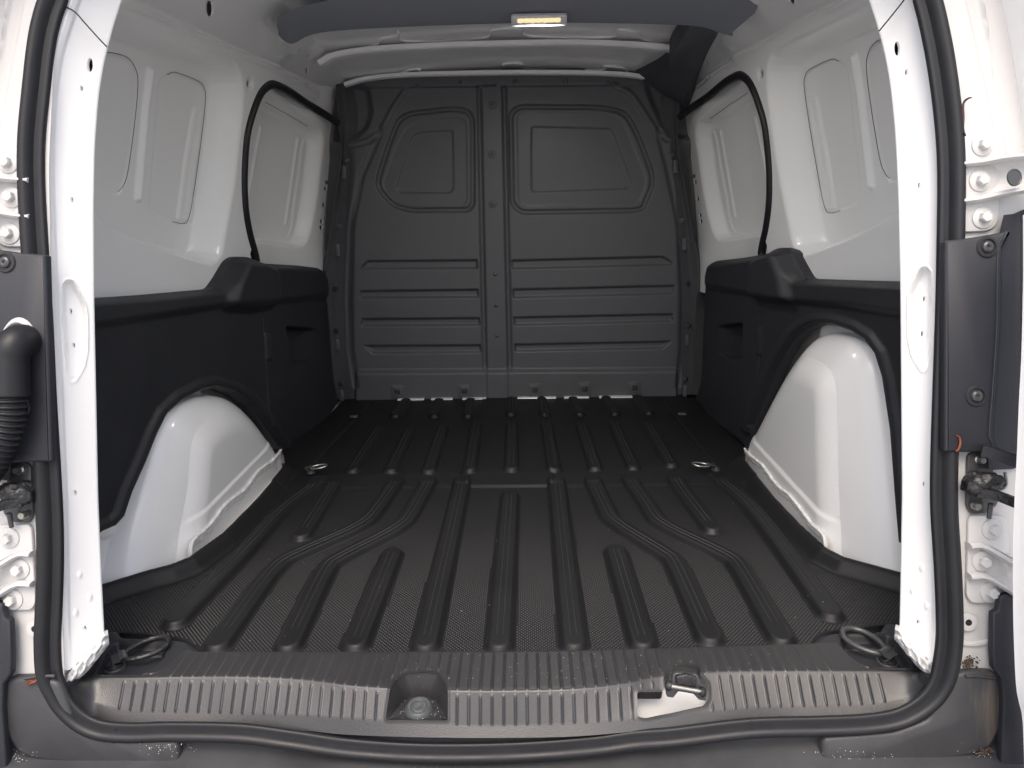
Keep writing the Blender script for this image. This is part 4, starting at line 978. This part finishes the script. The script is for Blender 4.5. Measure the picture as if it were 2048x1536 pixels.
# dark lined cross bow with the lamp
YB = 1.78
tp = [(554, 40), (562, 32), (582, 23), (640, 8), (720, -6), (860, -14), (1050, -18), (1250, -16), (1400, -12), (1500, -4), (1520, 6)]
m1 = [(554, 52), (562, 45), (582, 37), (640, 24), (720, 12), (860, 4), (1050, 1), (1250, 2), (1400, 4), (1490, 16), (1510, 26)]
lw_ = [(557, 70), (566, 80), (582, 88), (594, 84), (618, 71), (660, 63), (760, 56), (1000, 47), (1200, 46), (1385, 52), (1440, 66), (1465, 72)]
rows = [curve([PY(x, y-4, YB-.09) for x, y in tp], 90), curve([PY(x, y, YB-.07) for x, y in m1], 90), curve([PY(x, y-8, YB-.01) for x, y in lw_], 90), curve([PY(x, y-2, YB) for x, y in lw_], 90), curve([PY(x, y, YB+.008) for x, y in lw_], 90), curve([PY(x, y, YB+.012)+np.array([0, 0, .05]) for x, y in lw_], 90)]
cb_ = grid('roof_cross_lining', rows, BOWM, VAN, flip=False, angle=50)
# lining running forward on the right from the bow to the bulkhead corner
iner = [(1380, 50), (1368, 72), (1353, 96), (1345, 106), (1338, 120), (1338, 132), (1322, 139), (1296, 144), (1272, 150)]
outr = [(1500, 0), (1470, 28), (1445, 52), (1420, 88), (1400, 118), (1386, 144), (1376, 170), (1370, 195), (1374, 216)]
fy = np.linspace(0, 1, 9)
a1 = curve([PY(x, y, 1.79+.68*f) for (x, y), f in zip(iner, fy)], 50); a2 = curve([PY(x, y, 1.72+.74*f) for (x, y), f in zip(outr, fy)], 50)
mid = (a1+a2)/2+np.array([-.01, 0, .0])
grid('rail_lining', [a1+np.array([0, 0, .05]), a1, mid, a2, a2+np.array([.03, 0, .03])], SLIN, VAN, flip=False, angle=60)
# lamp
lc = PY(1078, 38, YB-.028); LN = (0, -.62, -.78)
lb = plate('cargo_lamp', rr([(-.060, -.014), (.060, -.014), (.060, .014), (-.060, .014)], .006), lc, LN, .008, LAMPH, VAN, .003)
c2 = np.array(lc)+np.array(Vector(LN).normalized())*.0075
nseg = 7
for k in range(nseg):
    xx = -.040+k*.0133
    plate('lamp_lens', rr([(xx-.0066, -.001), (xx+.0066, -.001), (xx+.0066, .0085), (xx-.0066, .0085)], .003), c2, LN, .0035, LENS, lb, .0015)
plate('lamp_switch', rr([(-.014, -.0105), (.013, -.0115), (.012, -.005), (-.012, -.004)], .001), c2, LN, .003, WHITEP, lb, .0008)
ll = bpy.data.lights.new('cargo_lamp_light', 'AREA'); ll.shape = 'RECTANGLE'; ll.size = .09; ll.size_y = .02; ll.energy = 1.35; ll.color = (1, .97, .93)
lo_ = bpy.data.objects.new('cargo_lamp_light', ll); sc.collection.objects.link(lo_); lo_.location = Vector(lc)+Vector(LN).normalized()*.016
lo_.rotation_euler = Vector((0, .10, -1)).to_track_quat('-Z', 'Y').to_euler()
# header closing the opening above the frame
hd = [[(X_, y, z-.06*(abs(X_)/.55)**3) for X_ in np.linspace(-.62, .62, 30)] for y, z in ((1.20, 1.10), (1.12, 1.07), (1.09, 1.08), (1.085, 1.13), (1.10, 1.20), (1.4, 1.235), (2.0, 1.25), (2.7, 1.22))]
grid('roof_skin', hd, WHITE, VAN, angle=50)
grid('cab_wall', [[(-.8, 2.58, -.1), (.8, 2.58, -.1)], [(-.8, 2.58, 1.2), (.8, 2.58, 1.2)]], HOLE, VAN)

# ================================================================== LOOSE BITS
def leaf(name, pts, w, m, label):
    P = curve([PO(x, y, o) for x, y, o in pts], 24); n = len(P)
    T = np.gradient(P, axis=0); T /= np.linalg.norm(T, axis=1)[:, None]; A = np.cross(T, np.array([.3, -1, .2])); A /= np.linalg.norm(A, axis=1)[:, None]
    k = np.sin(np.linspace(.05, pi-.05, n))**.8*w
    rows = [P-A*k[:, None]+np.array([0, -.001, 0]), P+np.array([0, .0012, 0]), P+A*k[:, None]+np.array([0, -.0012, 0])]
    o = grid(name, rows, m, None, angle=60); sm_ = o.modifiers.new('t', 'SOLIDIFY'); sm_.thickness = .0005
    o['label'] = label; o['category'] = 'leaf'; return o
leaf('dry_leaf', [(1943, 195, -.02), (1934, 198, -.02), (1926, 208, -.02), (1926, 235, -.02), (1926, 258, -.02), (1931, 272, -.022)], .0018, LEAF, 'thin curled brown leaf stuck to the white flange above the upper right hinge')
leaf('dry_leaf', [(1912, 870, -.028), (1918, 874, -.028), (1920, 885, -.028), (1917, 897, -.028), (1912, 903, -.028)], .0012, LEAFO, 'orange looped stem caught between the right rubber seal and the black pillar cover')
leaf('dry_leaf', [(54, 1371, -.02), (60, 1364, -.022), (68, 1362, -.022), (76, 1357, -.02)], .0022, LEAFO, 'bright orange leaf scrap on the lower left bumper corner beside the seal')
def specks(name, items, m, label, cat):
    V, Fc = [], []; r_ = random.Random(7)
    base = [(1, 0, 0), (-1, 0, 0), (0, 1, 0), (0, -1, 0), (0, 0, 1), (0, 0, -1)]; tri = [(0, 2, 4), (2, 1, 4), (1, 3, 4), (3, 0, 4), (2, 0, 5), (1, 2, 5), (3, 1, 5), (0, 3, 5)]
    for p, s_ in items:
        b0 = len(V); k = [r_.uniform(.6, 1.3) for _ in range(6)]
        V += [tuple(p[i]+b[i]*s_*k[j] for i in range(3)) for j, b in enumerate(base)]; Fc += [(b0+a, b0+b, b0+c) for a, b, c in tri]
    o = raw(name, V, Fc, m, None, smooth=False); o['label'] = label; o['category'] = cat; o['kind'] = 'stuff'; return o
r_ = random.Random(11); it = []
for _ in range(45):
    x, y = r_.uniform(450, 1650), r_.uniform(830, 1290); p = PZ(x, y, .001)
    if abs(p[0]) < .55: 
        d = rib_h(np.array([p[0]]), np.array([p[1]]))[0]; p[2] = .0125 if d < .013 else (.002 if d > .025 else .008); it.append((p, r_.uniform(.0004, .0010)))
for _ in range(80):
    x, y = r_.gauss(1180, 180), r_.uniform(1306, 1362); it.append((PZ(x, y, .0128), r_.uniform(.0003, .0007)))
for _ in range(60):
    x, y = r_.uniform(800, 890), r_.uniform(1400, 1438); it.append((PZ(x, y, zf+.001), r_.uniform(.0003, .0007)))
specks('grit', it, GRIT, 'pale grit scattered over the rubber mat and the sill cover', 'grit')
it = []
for _ in range(160):
    cx_, cy_, sx_, sy_ = r_.choice([(40, 1518, 22, 9), (1975, 1515, 25, 12), (330, 1497, 30, 6), (1700, 1512, 60, 8)])
    p = PO(r_.gauss(cx_, sx_), r_.gauss(cy_, sy_), -.018); it.append((p, r_.uniform(.0003, .0008)))
specks('bumper_grit', it, GRIT, 'specks of grit in the corners of the black bumper', 'grit')
it = [(PO(r_.gauss(1940, 9), r_.gauss(1325, 6), -.010), r_.uniform(.0008, .0022)) for _ in range(60)]
it += [(PO(r_.gauss(1968, 10), r_.gauss(1503, 4), -.018), r_.uniform(.0008, .0022)) for _ in range(60)]
specks('soil', it, SOIL, 'brown soil crumbs around the lower right bumper corner', 'soil')

# ================================================================== GROUND (below, out of frame, added to bounce light into the bay)
g = raw('ground', [(-60, -60, -.62), (60, -60, -.62), (60, 60, -.62), (-60, 60, -.62)], [(0, 1, 2, 3)], GROUND, None, smooth=False)
g['kind'] = 'structure'
